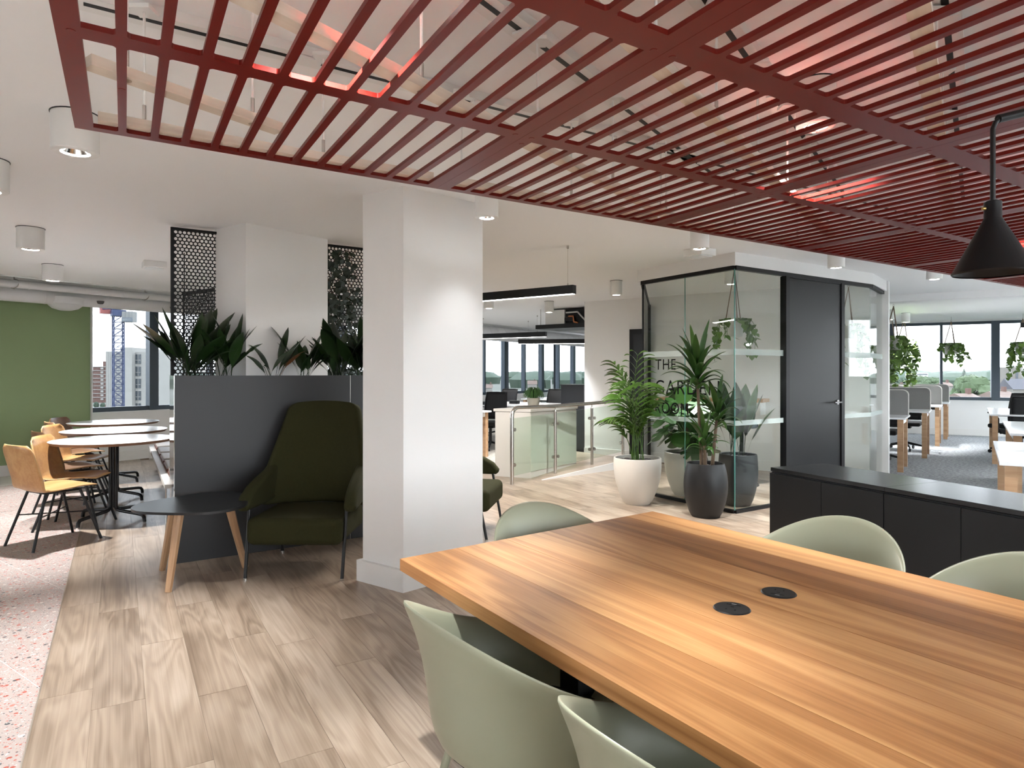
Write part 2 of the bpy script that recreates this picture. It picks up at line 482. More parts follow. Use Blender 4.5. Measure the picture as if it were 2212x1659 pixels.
# ---- wood planks
carp_r = [FR(-1.9), FR(3.4), (4.4, -2.6), (4.0, -2.6), (2.05, 4.12), (2.14, 4.60), (4.19, 7.66), (4.71, 8.36), (4.6, 8.5)]
carp_b = [FL(2.9), FL(16.2), FR(-1.9), (4.6, 8.5), (1.18, 10.7), (.2, 10.0), (-.9, 9.42)]
struct(MB().prism(carp_r, -.02, .002).build('floor_carpet', CARPET))
struct(MB().prism(carp_b, -.02, .002).build('floor_carpet_back', CARPET2))
PW, PLEN = .19, 1.23
pm = MB().box(0, PLEN-.0012, .0006, PW-.0006, -.014, 0).mesh('plank', FLOORWOOD)
arot = math.atan2(A2.y, A2.x)
planks = []
q = -.286
row = 0
while q < 8.5:
    p = -2.0 + random.random()*PLEN
    while p < 13:
        c = A2*(p+PLEN/2) + A1*(q+PW/2)
        if .6 < c.y < 12 and not inpoly(c, carp_r) and not inpoly(c, carp_b) and (c-PL).dot(Vector((.817, -.577))) > 0.05:
            u = CX + FPX*c.x/c.y; v = HY + FPX*EYE/c.y
            if -350 < u < 2300 and v < 2300 and c.x < 4.5:
                planks.append((c.y, p, q))
        p += PLEN
    q += PW
    row += 1
planks.sort()
rest = MB()
for i, (d, p, q) in enumerate(planks):
    base = A2*p + A1*(q+PW)
    if i < 300:
        o = link('plank', pm, FLOOR, (base.x, base.y, 0), (0, 0, arot))
        o.location.z = 0
    else:
        a = A2*p+A1*(q+.0012); b = a+A2*(PLEN-.0025); e = b+A1*(PW-.0024); f = a+A1*(PW-.0024)
        rest.prism([a, b, e, f], -.014, 0)
if rest.v:
    o = rest.build('plank_run', FLOORWOOD, FLOOR); o['kind'] = 'stuff'
# plank local y runs against A1, so shift is already in base
# ---- terrazzo tiles
T = .593
nb = Vector((.577, .817))
ti = struct(MB().prism([(-2.5, -2), (.6, -.9), FL(-.2, .05), FL(-7)], -.02, -.0007).build('floor_terrazzo_bed', mat('grout', (.74, .70, .66), .8)))
for i in range(-14, 16):
    for j in range(-12, 16):
        o0 = B1*(i*T) + nb*(1.12+j*T)
        poly = [o0, o0+B1*(T-.004), o0+B1*(T-.004)+nb*(T-.004), o0+nb*(T-.004)]
        poly = clip(poly, A1, -.290)
        if len(poly) < 3: continue
        poly = clip(poly, Vector((-.817, .577)), FL(0, .05).dot(Vector((-.817, .577))))
        if len(poly) < 3: continue
        c = sum(poly, Vector((0, 0)))/len(poly)
        if c.y < .8 or c.y > 10.5: continue
        u = CX + FPX*c.x/c.y
        if u < -500 or u > 700: continue
        MB().prism([p-c for p in poly], -.012, 0).build('tile', TERR, ti, (c.x, c.y, 0))
# brass edge strip between wood and tiles
a = A1*(-.288)
struct(MB().prism([a+A2*.5+A1*-.003, a+A2*11+A1*-.003, a+A2*11+A1*.003, a+A2*.5+A1*.003], -.01, .002).build('trim_1', mat('edge_trim', (.62, .55, .47), .35, .8)))

# ---- ceiling
E0 = Vector((-6.02, 7.67))
ceil_poly = [E0-B2*9, E0+B2*16.5, FR(-1.9), FR(3.4), (4.4, -2.6), (-4, -2.6), (-11.5, 0)]
struct(MB().prism(ceil_poly, CH, CH+.12).build('ceiling', CEIL))
struct(MB().prism([FL(-9, -.2), FL(16.4, -.2), E0+B2*17-A2*.0, E0-B2*9+Vector((.3, -.2))], CH+.36, CH+.46).build('ceiling_service_strip', CEIL))
# ceiling edge trim line
struct(MB().wall(E0-B2*5, E0+B2*16, .02, CH-.012, CH+.36, 1).build('trim_2', WHITEMET))
# dropped beam in the right-hand office
b0 = G(1918, 638, EYE*2-CH) if False else None
Yb = 9.73
ba = Vector(((1918-CX)/FPX*Yb, Yb)); bdir = Vector((.86, -.51))
struct(MB().wall(ba-bdir*.3, ba+bdir*9, .35, 2.41, CH, 1).build('ceiling_beam', CEIL))

# ---- facades
def facade(name, fn, t0, t1, mull, z_sill=.74, z_head=2.47, thick=(), base_off=.10, head_to=CH+.46, panes=True, skirt=True, glass=None):
    """spandrel, sill, frame, mullions and one pane per bay; fn(t, off) gives plan points"""
    W = struct(MB().prism([fn(t0, 0), fn(t1, 0), fn(t1, -.25), fn(t0, -.25)], -.02, z_sill).build('wall_'+name, WHITE))
    W2_ = MB().prism([fn(t0, .0), fn(t1, .0), fn(t1, -.25), fn(t0, -.25)], z_head, head_to).build('lintel', WHITE, W)
    if skirt:
        MB().prism([fn(t0, .02), fn(t1, .02), fn(t1, 0), fn(t0, 0)], 0, .14).build('baseboard', SKIRT, W)
    MB().prism([fn(t0, .03), fn(t1, .03), fn(t1, -.2), fn(t0, -.2)], z_sill, z_sill+.02).build('sill', WHITEMET, W)
    fr = MB()
    fr.prism([fn(t0, -.06), fn(t1, -.06), fn(t1, -.14), fn(t0, -.14)], z_sill+.02, z_sill+.09)
    fr.prism([fn(t0, -.06), fn(t1, -.06), fn(t1, -.14), fn(t0, -.14)], z_head-.06, z_head)
    win = struct(fr.build('window_'+{'left': '1', 'right': '2', 'side': '3'}[name], FRAMEGREY))
    ms = sorted(mull)
    for t, wd in ms:
        MB().prism([fn(t-wd/2, -.03), fn(t+wd/2, -.03), fn(t+wd/2, -.16), fn(t-wd/2, -.16)], z_sill+.02, z_head).build('mullion', FRAMEGREY, win)
    ts = [t0]+[t for t, _ in ms]+[t1]
    if panes:
        for a_, b_ in zip(ts[:-1], ts[1:]):
            MB().prism([fn(a_, -.095), fn(b_, -.095), fn(b_, -.105), fn(a_, -.105)], z_sill+.08, z_head-.05).build('pane', glass or WINGLASS, win)
    return W

ml = []
for k in range(-3, 8):
    ml.append((.94+1.94*k, .14)); ml.append((.94+1.94*k+.97, .06))
facade('left', FL, -9, 16.2, [m for m in ml if -9 < m[0] < 16])
mr = []
for k in range(-1, 8):
    mr.append((.82+1.94*k, .15)); mr.append((.82+1.94*k-.97, .05))
facade('right', FR, -1.9, 3.4, [m for m in mr if -1.8 < m[0] < 3.3], glass=glassmat('pale_window_glass', (.80, .82, .83), 1.3))  # weaker sky-dimming tint on these panes
S0 = FR(3.4); SD = (Vector((4.4, -2.6))-S0); SL = SD.length; SD.normalize()
def FS(t, off=0.0): return S0 + SD*t + Vector((SD.y, -SD.x))*off
facade('side', FS, 0, SL, [(1.9*k+.9, .12 if k % 2 else .06) for k in range(9) if 1.9*k+.9 < SL], z_sill=.45, glass=GLASS)  # unseen glazed wall, added close by to let in more daylight
struct(MB().prism([FS(5.6, .1), FS(8.6, .1), FS(8.6, -.3), FS(5.6, -.3)], 0, CH).build('wall_pier_added', WHITE))  # unseen pier, added to keep the window reflection off the glass corner
struct(MB().wall(FL(16.2), FR(-1.9), .2, 0, CH+.4, 1).build('wall_back', WHITE))
# low wall under an unseen rear opening, left unglazed to admit daylight
struct(MB().wall((4.4, -2.6), (.9, -2.6), .2, -.02, .45, 1).build('wall_rear', WHITE))
struct(MB().wall((.9, -2.6), (-4, -2.6), .2, -.02, CH+.1, 1).build('wall_rear_blocker', WHITE))  # unseen wall, closed off so less light reaches the column's left face
struct(MB().wall((-4, -2.6), (-11.5, 0), .2, -.02, CH+.1, 1).build('wall_left_blocker', WHITE))  # unseen wall, added to hold back light from the left
# green wall
ga = Vector((-6.68, 8.51)); gend = ga+B2*1.07
gw = struct(MB().wall(gend, ga-B2*5.5, .05, 0, 2.33, -1).build('wall_green', GREEN))
MB().wall(gend+B2*.012, gend, .05, 0, 2.33, 1).build('end_trim', WHITEMET, gw)
MB().wall(gend, ga-B2*5.5, .05, 2.33, CH+.4, -1).build('upper_wall', WHITE, gw)
struct(MB().wall(gend, ga-B2*5.5, .018, 0, .14, 1).build('baseboard_green', SKIRT))

# ---- columns
def column(name, corner, right, left, skirt=True):
    cpt = Vector(corner)
    poly = [cpt, cpt+Vector(right), cpt+Vector(right)+Vector(left), cpt+Vector(left)]
    o = struct(MB().prism(poly, 0, CH).build(name, WHITE))
    if skirt:
        r_, l_ = Vector(right).normalized(), Vector(left).normalized()
        g = .028
        pts = [cpt-(r_+l_)*g, cpt+Vector(right)+r_*g-l_*g, cpt+Vector(right)+Vector(left)+(r_+l_)*g, cpt+Vector(left)+l_*g-r_*g]
        MB().prism(pts, 0, .135).build('baseboard', SKIRT, o, bevel=.004)
    return o
column('column_1', (-.672, 4.04), (.47, .452), (-.30, .215))
column('column_2', (-2.05, 5.03), B2*.78, B1*.43, False)

# ---- white wall beyond the glass room
W2a, W2b = Vector((1.18, 10.62)), Vector((4.73, 8.20))
o = struct(MB().wall(W2a, W2b, .16, 0, CH, 1).build('wall_inner', WHITE))
MB().wall(W2a, W2b, .018, 0, .14, -1).build('baseboard', SKIRT, o)

# black door on that wall
wd = (W2b-W2a).normalized(); wn = Vector((wd.y, -wd.x))
t0 = .80
do = struct(MB().wall(W2a+wd*t0, W2a+wd*(t0+.26), .03, 0, 2.03, -1).build('door_1', BLACK))
MB().wall(W2a+wd*(t0+.07)+wn*.03, W2a+wd*(t0+.24)+wn*.03, .012, 0, 1.95, -1).build('leaf', CHARDOOR, do)

# ---- ramp behind the railing
A_, B_, C_, D_ = Vector((.37, 8.24)), Vector((1.72, 9.37)), Vector((.95, 10.3)), Vector((-.35, 9.1))
rm = MB()
rm.add([(A_.x, A_.y, .001), (B_.x, B_.y, .125), (C_.x, C_.y, .125), (D_.x, D_.y, .001), (B_.x, B_.y, -.01), (C_.x, C_.y, -.01)], [(0,1,2,3), (1,4,5,2), (0,4,1), (3,2,5)])
struct(rm.build('floor_ramp', FLOORWOOD))
dd = (B_-A_).normalized(); nn = Vector((dd.y, -dd.x))*.02
tm = MB()
tm.add([(*A_, 0), (*B_, 0), (*B_, .13), (*A_, .006), (*(A_+nn), 0), (*(B_+nn), 0), (*(B_+nn), .13), (*(A_+nn), .006)],
       [(0,1,2,3), (7,6,5,4), (3,2,6,7), (1,5,6,2), (0,3,7,4)])
struct(tm.build('trim_3', WHITEMET))

# ================================================================== RED SLATTED CEILING PANELS
GZ, GT = 2.08, .0125
GO = G(161, 276, GZ)
g2 = Vector((836.0, -1410.0)).normalized()            # along the slats, towards the camera
g1 = Vector((-g2.y, g2.x)); 
g1 = (g1 - g2*.034).normalized()
MODS, MODT = 1.188, 1.297
def gp(s, t): return GO + g1*s + g2*t
def gpoly(mb, s0, s1, t0, t1, o=(0, 0)):
    q = [g1*s0+g2*t0, g1*s1+g2*t0, g1*s1+g2*t1, g1*s0+g2*t1]
    mb.prism(q, 0, GT)
    return mb
SW, SP, FW = .0215, .0855, .0485
def slat_mesh(t0, t1):
    prof = [(t0, .0065), (t0+.0025, .003), (t0+.007, .0), (t1-.007, .0), (t1-.0025, .003), (t1, .0065)]
    pts = [g1*(-SW/2-f)+g2*t for t, f in prof] + [g1*(SW/2+f)+g2*t for t, f in prof[::-1]]
    return MB().prism(pts, 0, GT).mesh('slat', RED)
CB0, CB1 = .631, .687
sm1, sm2 = slat_mesh(.034, CB0), slat_mesh(CB1, MODT-.041)
side_m = gpoly(MB(), .0006, FW, 0, MODT).mesh('side_rail', RED)
side_m2 = gpoly(MB(), MODS-FW, MODS-.0006, 0, MODT).mesh('side_rail', RED)
r1 = gpoly(MB(), FW, MODS-FW, 0, .034).mesh('cross_rail', RED)
r2 = gpoly(MB(), FW, MODS-FW, CB0, CB1).mesh('cross_rail', RED)
r3 = gpoly(MB(), FW, MODS-FW, MODT-.041, MODT).mesh('cross_rail', RED)
bolt_m = MB().lathe([(0, -.0012), (.0085, -.0012), (.0095, 0)], 14).mesh('bolt_cap', RED)
WORDS = ['first', 'second', 'third', 'fourth', 'fifth', 'sixth']
for r_ in range(2):
    for c_ in range(6):
        p = gp(c_*MODS, r_*MODT)
        lab = 'red slatted ceiling panel in the outer row, %s from the corner by the white cylinder lamp' % WORDS[c_] if r_ == 0 else \
              'red slatted ceiling panel in the inner row over the table, %s from the open corner' % WORDS[c_]
        t = thing('slatted_ceiling_panel', lab, 'ceiling panel', (p.x, p.y, GZ), 0, 'red slatted ceiling panels')
        for me, nm in ((side_m, 'side_rail'), (side_m2, 'side_rail'), (r1, 'cross_rail'), (r2, 'cross_rail'), (r3, 'cross_rail')):
            link(nm, me, t)
        for k in range(12):
            off = g1*(.1225+SP*k)
            link('slat', sm1, t, (off.x, off.y, 0))
            link('slat', sm2, t, (off.x, off.y, 0))
        for (s_, t_) in ((MODS-.03, .66), (.03, .66), (.1225, .38) if c_ == 0 else (.03, .60), (MODS-.03, MODT-.03), (.03, MODT-.03)):
            b = g1*s_+g2*t_
            link('bolt_cap', bolt_m, t, (b.x, b.y, 0))
# birch carriers over the panels
BZ0, BH, BW = GZ+GT+.0005, .027, .044
def bpt(perp, along): return Vector((.817, -.577))*perp + B2*along
BEAMS = [(-1.755, .70, 1.235), (-1.19, .62, 3.05), (-.63, .95, 3.9), (-.09, 1.35, 4.9), (.46, 1.9, 5.2)]
BL = ['short birch carrier nearest the corner of the red panels', 'second birch carrier crossing above the red slats', 'third birch carrier crossing above the red slats',
      'fourth birch carrier running above the red slats by the pendant', 'fifth birch carrier above the far red slats']
ang = math.atan2(B2.y, B2.x)
rods = []
for i, (pp, a0, a1) in enumerate(BEAMS):
    p = bpt(pp, a0)
    t = thing('birch_carrier', BL[i], 'timber batten', (p.x, p.y, BZ0), ang, 'birch battens above the red panels')
    MB().box(0, a1-a0, -BW/2, BW/2, 0, BH).build('batten', BIRCH, t)
    n = max(2, int((a1-a0)/.42))
    for k in range(n):
        x = .09+(a1-a0-.18)*k/(n-1)
        MB().lathe([(0, -.0006), (.012, -.0006), (.012, .0)], 14, (x, 0, 0)).build('plug', mat('plug_grey', (.35, .28, .21), .6), t)
        rods.append((bpt(pp, a0+x), ['short', 'second', 'third', 'fourth', 'fifth'][i]))
per = gp(.06, .045)
pa = math.atan2(g1.y, g1.x)
t = thing('birch_carrier', 'long birch carrier along the outer edge of the red panels', 'timber batten', (per.x, per.y, BZ0), pa, 'birch battens above the red panels')
for k in range(6):
    MB().box(k*MODS, k*MODS+MODS-.1, -BW/2, BW/2, 0, BH).build('batten', BIRCH, t)
for k in range(12): rods.append((gp(.18+k*.55, .045), 'edge'))
ORD = ['first', 'second', 'third', 'fourth', 'fifth', 'sixth', 'seventh', 'eighth', 'ninth', 'tenth', 'eleventh', 'twelfth']
cnt = {}
for i, (p, bn_) in enumerate(rods):
    if p.y < .9: continue
    cnt[bn_] = cnt.get(bn_, 0)+1
    h0 = BZ0+BH
    tt = thing('hanger_rod', 'thin white hanger rod, %s along the %s birch carrier' % (ORD[cnt[bn_]-1], bn_), 'hanger rod', (p.x, p.y, h0), 0, 'hanger rods of the red ceiling panels')
    MB().tube([(0, 0, .03), (0, 0, CH-h0-.045)], .0042, 8).build('rod', WHITEMET, tt)
    MB().tube([(0, 0, 0), (0, 0, .05)], .006, 8).build('nut', STEEL, tt)
    MB().box(-.03, .03, -.03, .03, CH-h0-.055, CH-h0-.042).build('plate', WHITEMET, tt)
# ceiling tracks
def track(a, b, label):
    a, b = Vector(a), Vector(b)
    d = b-a
    t = thing('ceiling_track', label, 'track', (a.x, a.y, CH), math.atan2(d.y, d.x), 'white surface tracks above the red panels')
    MB().box(0, d.length, -.045, .045, -.034, 0).build('trunking', WHITEMET, t)
    MB().box(.02, d.length-.02, -.013, .007, -.0355, -.034).build('slot', BLACK, t)
    for k in range(1, max(2, int(d.length/.7))):
        MB().box(k*.7-.04, k*.7+.04, -.04, .025, -.043, -.0355).build('cover', WHITEMET, t)
track(gp(.0, -.045), gp(6.6, -.04), 'white track with dark slot along the panel edge')
track(bpt(-1.22, 1.1), bpt(-1.2, 4.0), 'white track with dark slot over the second batten')
track(bpt(-.66, 1.4), bpt(-.66, 4.6), 'white track with dark slot over the third batten')
track(bpt(-.075, 1.8), bpt(-.05, 5.2), 'white track with dark slot above the pendant end')

# ================================================================== LAMPS
def spot(parent, z, power, size=88, blend=.75, color=WARM, r=.035):
    l = bpy.data.lights.new('lamp_beam', 'SPOT')
    l.energy = power; l.spot_size = R(size); l.spot_blend = blend; l.color = color; l.shadow_soft_size = r
    o = bpy.data.objects.new('lamp_beam', l)
    COL.objects.link(o); o.parent = parent; o.location = (0, 0, z)
    return o
def cyl_meshes(r, h):
    body = MB().lathe([(0, 0), (r, 0), (r, -h+.004), (r-.004, -h), (r*.62, -h), (r*.52, -h+.03), (r*.45, -h+.045), (0, -h+.045)], 32)
    refl = MB().lathe([(r*.60, -h+.002), (r*.50, -h+.032)], 24)
    return body.mesh('lamp_body', WHITEMET), MB().lathe([(r*.615, -h+.0008), (r*.56, -h+.008)], 28).lathe([(r*.44, -h+.033), (0, -h+.033)], 28).lathe([(r*.56, -h+.008), (r*.44, -h+.033)], 28, mi=1).mesh('reflector', GLOW, CHROME)
BIG = cyl_meshes(.094, .172); SML = cyl_meshes(.074, .18)
def downlight(x, y, kind, label, power=SPOT_W, size=72):
    t = thing('cylinder_downlight', label, 'ceiling lamp', (x, y, CH), 0, 'white cylinder downlights')
    me = BIG if kind else SML
    h = .172 if kind else .18
    link('lamp_body', me[0], t); link('reflector', me[1], t)
    MB().lathe([(0, 0), ((.094 if kind else .074)+.004, 0), ((.094 if kind else .074)+.004, -.004), (0, -.004)], 28).build('ceiling_rose', BLACKM, t)
    if power: spot(t, -h-.004, power, size)
    return t
downlight(-1.96, 2.93, 1, 'white cylinder downlight beside the corner of the red ceiling panels', SPOT_W*1.15, 66)
downlight(-2.85, 3.55, 1, 'white cylinder downlight cut off by the edge of the photo', SPOT_W*.15, 66)
downlight(-3.85, 5.22, 1, 'white cylinder downlight above the nearest wooden chairs', SPOT_W*1.5)
downlight(-4.92, 6.99, 1, 'white cylinder downlight in front of the white duct', SPOT_W*1.5)
downlight(-.16, 4.13, 0, 'white cylinder downlight touching the edge of the square column', SPOT_W*.06, 80)
downlight(1.48, 5.15, 0, 'white cylinder downlight in front of the glass room corner')
downlight(3.02, 6.08, 0, 'white cylinder downlight over the black door')
downlight(4.42, 6.83, 0, 'white cylinder downlight nearest the desk office')
downlight(1.31, 8.2, 0, 'white cylinder downlight over the steel railing')
downlight(.60, 10.55, 0, 'white cylinder downlight in front of the black air unit', 40)
downlight(-.35, 9.9, 0, 'white cylinder downlight half behind the black linear lamp', 40)
downlight(2.42, 7.2, 0, 'white cylinder downlight inside the glass room by the hanging pot', 40)
downlight(-.42, 1.55, 0, 'white cylinder downlight above the red slats at the table end', SPOT_W*1.2, 84)
downlight(1.21, 2.60, 0, 'white cylinder downlight glowing through the red slats', SPOT_W*.8, 95)
downlight(2.84, 3.64, 0, 'white cylinder downlight above the red slats by the black cabinets', SPOT_W*.7, 95)
downlight(.45, .55, 0, 'added unseen cylinder downlight above the near half of the table', SPOT_W*.15, 95)  # added lamp with no visible source, faint light on the table
downlight(6.95, 12.0, 0, 'white cylinder downlight behind the leftmost hanging planters', 45)
downlight(7.6, 12.6, 0, 'white cylinder downlight at the head of the right-hand windows', 45)
for k, (x, y) in enumerate(((-1.6, -1.2), (2.0, -1.8), (3.6, -.4), (4.6, 1.4), (6.0, 4.2), (8.0, 6.8))):  # unseen lamps added to raise the bounced light in the room
    downlight(x, y, 1, 'cylinder fill downlight added out of view, %s outside the frame' % ['first', 'second', 'third', 'fourth', 'fifth', 'sixth'][k], SPOT_W*1.6, 115)
# small square emergency lights
def emergency(x, y, rz, label):
    t = thing('emergency_light', label, 'emergency light', (x, y, CH), rz, 'square emergency lights')
    MB().box(-.105, .105, -.105, .105, -.065, 0).build('housing', WHITEMET, t, bevel=.004)
    MB().box(-.08, .08, -.08, .08, -.072, -.065).build('diffuser', mat('diffuser', (.78, .8, .82), .4), t)
p = G(335, 574, 2*EYE-CH) if False else None
emergency(-3.74, 6.82, R(35), 'square white emergency light left of the perforated screen')
emergency(1.76, 6.12, R(35), 'square white emergency light behind a downlight by the glass room')
# linear pendants
def linear(a, b, z, w_, h_, label, wires, ceil=CH, power=0):
    a, b = Vector(a), Vector(b)
    d = b-a
    t = thing('linear_pendant', label, 'pendant lamp', (a.x, a.y, z), math.atan2(d.y, d.x), 'black linear pendant lamps')
    MB().box(0, d.length, -w_/2, w_/2, 0, h_).build('housing', BLACKM, t)
    MB().box(.01, d.length-.01, -w_/2+.008, w_/2-.008, -.003, 0).build('diffuser', STRIP, t)
    if power:
        l = bpy.data.lights.new('lamp_beam', 'AREA'); l.shape = 'RECTANGLE'; l.size = d.length; l.size_y = w_*.8; l.energy = power; l.color = (1, .96, .9)
        lo = bpy.data.objects.new('lamp_beam', l); COL.objects.link(lo); lo.parent = t; lo.location = (d.length/2, 0, -.006)
    for x in wires:
        MB().tube([(x, 0, h_), (x, 0, h_+.02)], .006, 8).build('grip', STEEL, t)
        MB().tube([(x, 0, h_), (x, 0, ceil-z)], .0016, 6).build('wire', STEEL, t)
        MB().lathe([(0, ceil-z), (.011, ceil-z), (.011, ceil-z-.025), (0, ceil-z-.03)], 12, (x, 0, 0)).build('ceiling_cup', STEEL, t)
    return t
linear((.565, 5.90), (.565-.817*1.75, 5.90+.577*1.75), 2.068, .062, .078, 'long black linear pendant lamp beside the square column', [.07, 1.5], power=9)
linear((.68, 13.0), (.68-1.5, 13.9), 2.075, .07, .10, 'black linear pendant lamp over the far white desks', [.2, 1.5], power=3)
linear((1.95, 14.3), (.14, 14.5), 2.0, .07, .10, 'black linear pendant lamp next to the white wall end', [.2, 1.6], power=2.5)

linear((8.41, 10.8), (10.3, 9.5), 2.10, .07, .08, 'black linear pendant lamp cut off above the office desks', [.1, 1.6], power=2.5)
# black cone pendant over the table
pc = thing('cone_pendant', 'black cone pendant lamp hanging over the oak table', 'pendant lamp', (1.105, 1.5, 1.578))
MB().lathe([(.079, 0), (.081, .003), (.0175, .128), (.0175, .165), (.012, .168), (.012, .158), (.012, .128), (.076, .003)], 40).build('shade', BLACK, pc)
MB().lathe([(0, .10), (.020, .10), (.022, .075), (.012, .058), (0, .055)], 20).build('bulb', mat('lamp_inner', (.35, .28, .22), .5), pc)
zt = .168
stem = [(0, 0, zt-.004), (0, 0, zt+.14), (.0, 0, zt+.165), (.006, 0, zt+.180), (.018, 0, zt+.190)]
MB().tube(stem+[(.05, 0, zt+.198)], .0055, 12).build('stem', BLACKM, pc)
MB().tube([(.012, 0, zt+.188), (.55, .05, zt+.33)], .0095, 14).build('arm', BLACK, pc)
MB().tube([(.55, .05, zt+.33), (.55, .05, CH-1.578)], .008, 12).build('hanger', BLACK, pc)
MB().tube([(-.0175, 0, .15), (-.024, 0, .15)], .004, 10).build('thumb_screw', mat('brass', (.6, .4, .15), .3, 1.0), pc)

# ================================================================== GLASS ROOM
C0 = Vector((2.142, 6.28)); GE = Vector((4.19, 7.625)); GC = Vector((4.70, 8.27)); GL = Vector((1.469, 7.345)); GB = Vector((2.09, 9.98))
ur = (GE-C0).normalized(); ul = (GL-C0).normalized()
ZT = 2.384
bh = MB()
for a, b in ((GL+ul*.06, C0), (C0, GE), (GE, GC), (GC, GC+Vector((.12, .16)))):
    bh.wall(a, b, .14, ZT, CH, 1 if a != GL+ul*.06 else 1)
def seg_wall(a, b, th, z0, z1, name, m, parent=None, inward=1, bevel=0):
    return MB().wall(a, b, th, z0, z1, inward).build(name, m, parent, bevel=bevel)
out_r = Vector((ur.y, -ur.x)); out_l = Vector((-ul.y, ul.x))*1
if out_l.dot(C0) > 0: out_l = -out_l
bk = struct(MB().prism([GL+ul*.05+out_l*.03, C0+out_l*.03+out_r*.03, GE+out_r*.03, GC+Vector((.06, 0)), GC+Vector((.0, .14)), GE-out_r*.16, C0-out_l*.16-out_r*.16, GL+ul*.05-out_l*.16], ZT, CH).build('wall_bulkhead', WHITE))
gr = thing('glass_room', 'glass walled meeting room with black frame and frosted bands', 'glass partition', (C0.x, C0.y, 0))
def L2(p): return Vector((p[0]-C0.x, p[1]-C0.y))
def pane(a, b, inward, nm='pane'):
    o = MB().wall(L2(a), L2(b), .012, .032, ZT-.035, inward).build(nm, GLASS, gr)
    n = Vector((-(b-a).y, (b-a).x)).normalized()*inward
    for z0, z1 in ((.842, .891), (1.526, 1.586)):
        MB().wall(L2(a)-n*.001, L2(b)-n*.001, .001, z0, z1, inward).build('frosted_band', FROST, o)
    return o
def rail(a, b, z0, z1, th=.045, nm='frame_rail'):
    d = (b-a).normalized(); n = Vector((-d.y, d.x))
    return MB().prism([L2(a+n*th/2), L2(b+n*th/2), L2(b-n*th/2), L2(a-n*th/2)], z0, z1).build(nm, BLACK, gr)
sL = (GL-C0).length
mid = C0+ul*(sL*.5)
pane(C0+ul*.004, mid-ul*.002, -1); pane(mid+ul*.002, GL, -1)
MB().tube([(*L2(mid), .03), (*L2(mid), ZT-.03)], .0045, 6).build('glass_joint', GLASSEDGE, gr)
MB().tube([(*L2(C0), .03), (*L2(C0), ZT-.03)], .006, 6).build('glass_joint', GLASSEDGE, gr)
d0, d1, dE = .775, 1.84, (GE-C0).length
pane(C0+ur*.004, C0+ur*d0, 1); pane(C0+ur*d1, GE, 1); pane(GE, GC, 1)
pane(GL, GB, -1, 'return_pane')
for a, b in ((C0, GL), (C0, C0+ur*d0), (C0+ur*d1, GE), (GE, GC), (GL, GB)):
    rail(a, b, ZT-.038, ZT); rail(a, b, 0, .03)
rail(C0+ur*d0, C0+ur*d1, ZT-.05, ZT)
for a, b in ((d0-.005, d0+.055), (d1-.055, d1+.005)):
    rail(C0+ur*a, C0+ur*b, 0, ZT-.04, .07, 'door_post')
rail(GC-(GC-GE).normalized()*.03, GC, 0, ZT, .05, 'end_post')
rail(GB-Vector((.02, .1)), GB, 0, ZT, .06, 'end_post')
rail(GL-ul*.012, GL, 0, ZT, .016, 'end_post')
dl = rail(C0+ur*(d0+.06), C0+ur*(d1-.06), .012, ZT-.055, .045, 'door'); dl.data.materials[0] = CHARDOOR
dl['label'] = 'black door leaf of the glass room'
hp = C0+ur*(d1-.125)+out_r*.023
h = MB()
h.tube([(*L2(hp), 1.03), (*L2(hp+out_r*.012), 1.03)], .026, 18)
h.tube([(*L2(hp), 1.03), (*L2(hp+out_r*.05), 1.03)], .009, 10)
h.tube([(*L2(hp+out_r*.05), 1.03), (*L2(hp+out_r*.05-ur*.13), 1.03)], .009, 10)
h.build('handle', CHROME, dl)
wend = struct(MB().prism([GC+Vector((.0, .01)), GC+Vector((.13, .10)), GC+Vector((.06, .25)), GC+Vector((-.1, .15))], 0, CH).build('wall_end', WHITE))
# lettering on the side pane
def text_mesh(s, width, height, name):
    cu = bpy.data.curves.new('lettering', 'FONT'); cu.body = s; cu.extrude = 0; cu.space_character = 1.12
    to = bpy.data.objects.new('lettering_tmp', cu); COL.objects.link(to)
    bpy.context.view_layer.update()
    me = bpy.data.meshes.new_from_object(to.evaluated_get(bpy.context.evaluated_depsgraph_get()))
    bpy.data.objects.remove(to, do_unlink=True)
    xs = [v.co.x for v in me.vertices]; ys = [v.co.y for v in me.vertices]
    x0, x1, y0, y1 = min(xs), max(xs), min(ys), max(ys)
    for v in me.vertices:
        v.co.x = (v.co.x-x0)/(x1-x0)*width; v.co.y = (v.co.y-y0)/(y1-y0)*height
    me.name = name
    return me
tang = math.atan2(-ul.y, -ul.x)
for s, wdt, hgt, zb in (('THE', .298, .112, 1.388), ('GARDEN', .874, .150, 1.125), ('ROOM', .47, .125, .912)):
    me = text_mesh(s, wdt, hgt, 'lettering'); me.materials.append(INK)
    p = C0+ul*1.057+out_l*.0015
    o = link('lettering', me, gr, (*L2(p), zb), (R(90), 0, tang), solid=.0006)
    o['label'] = 'black lettering %s' % s

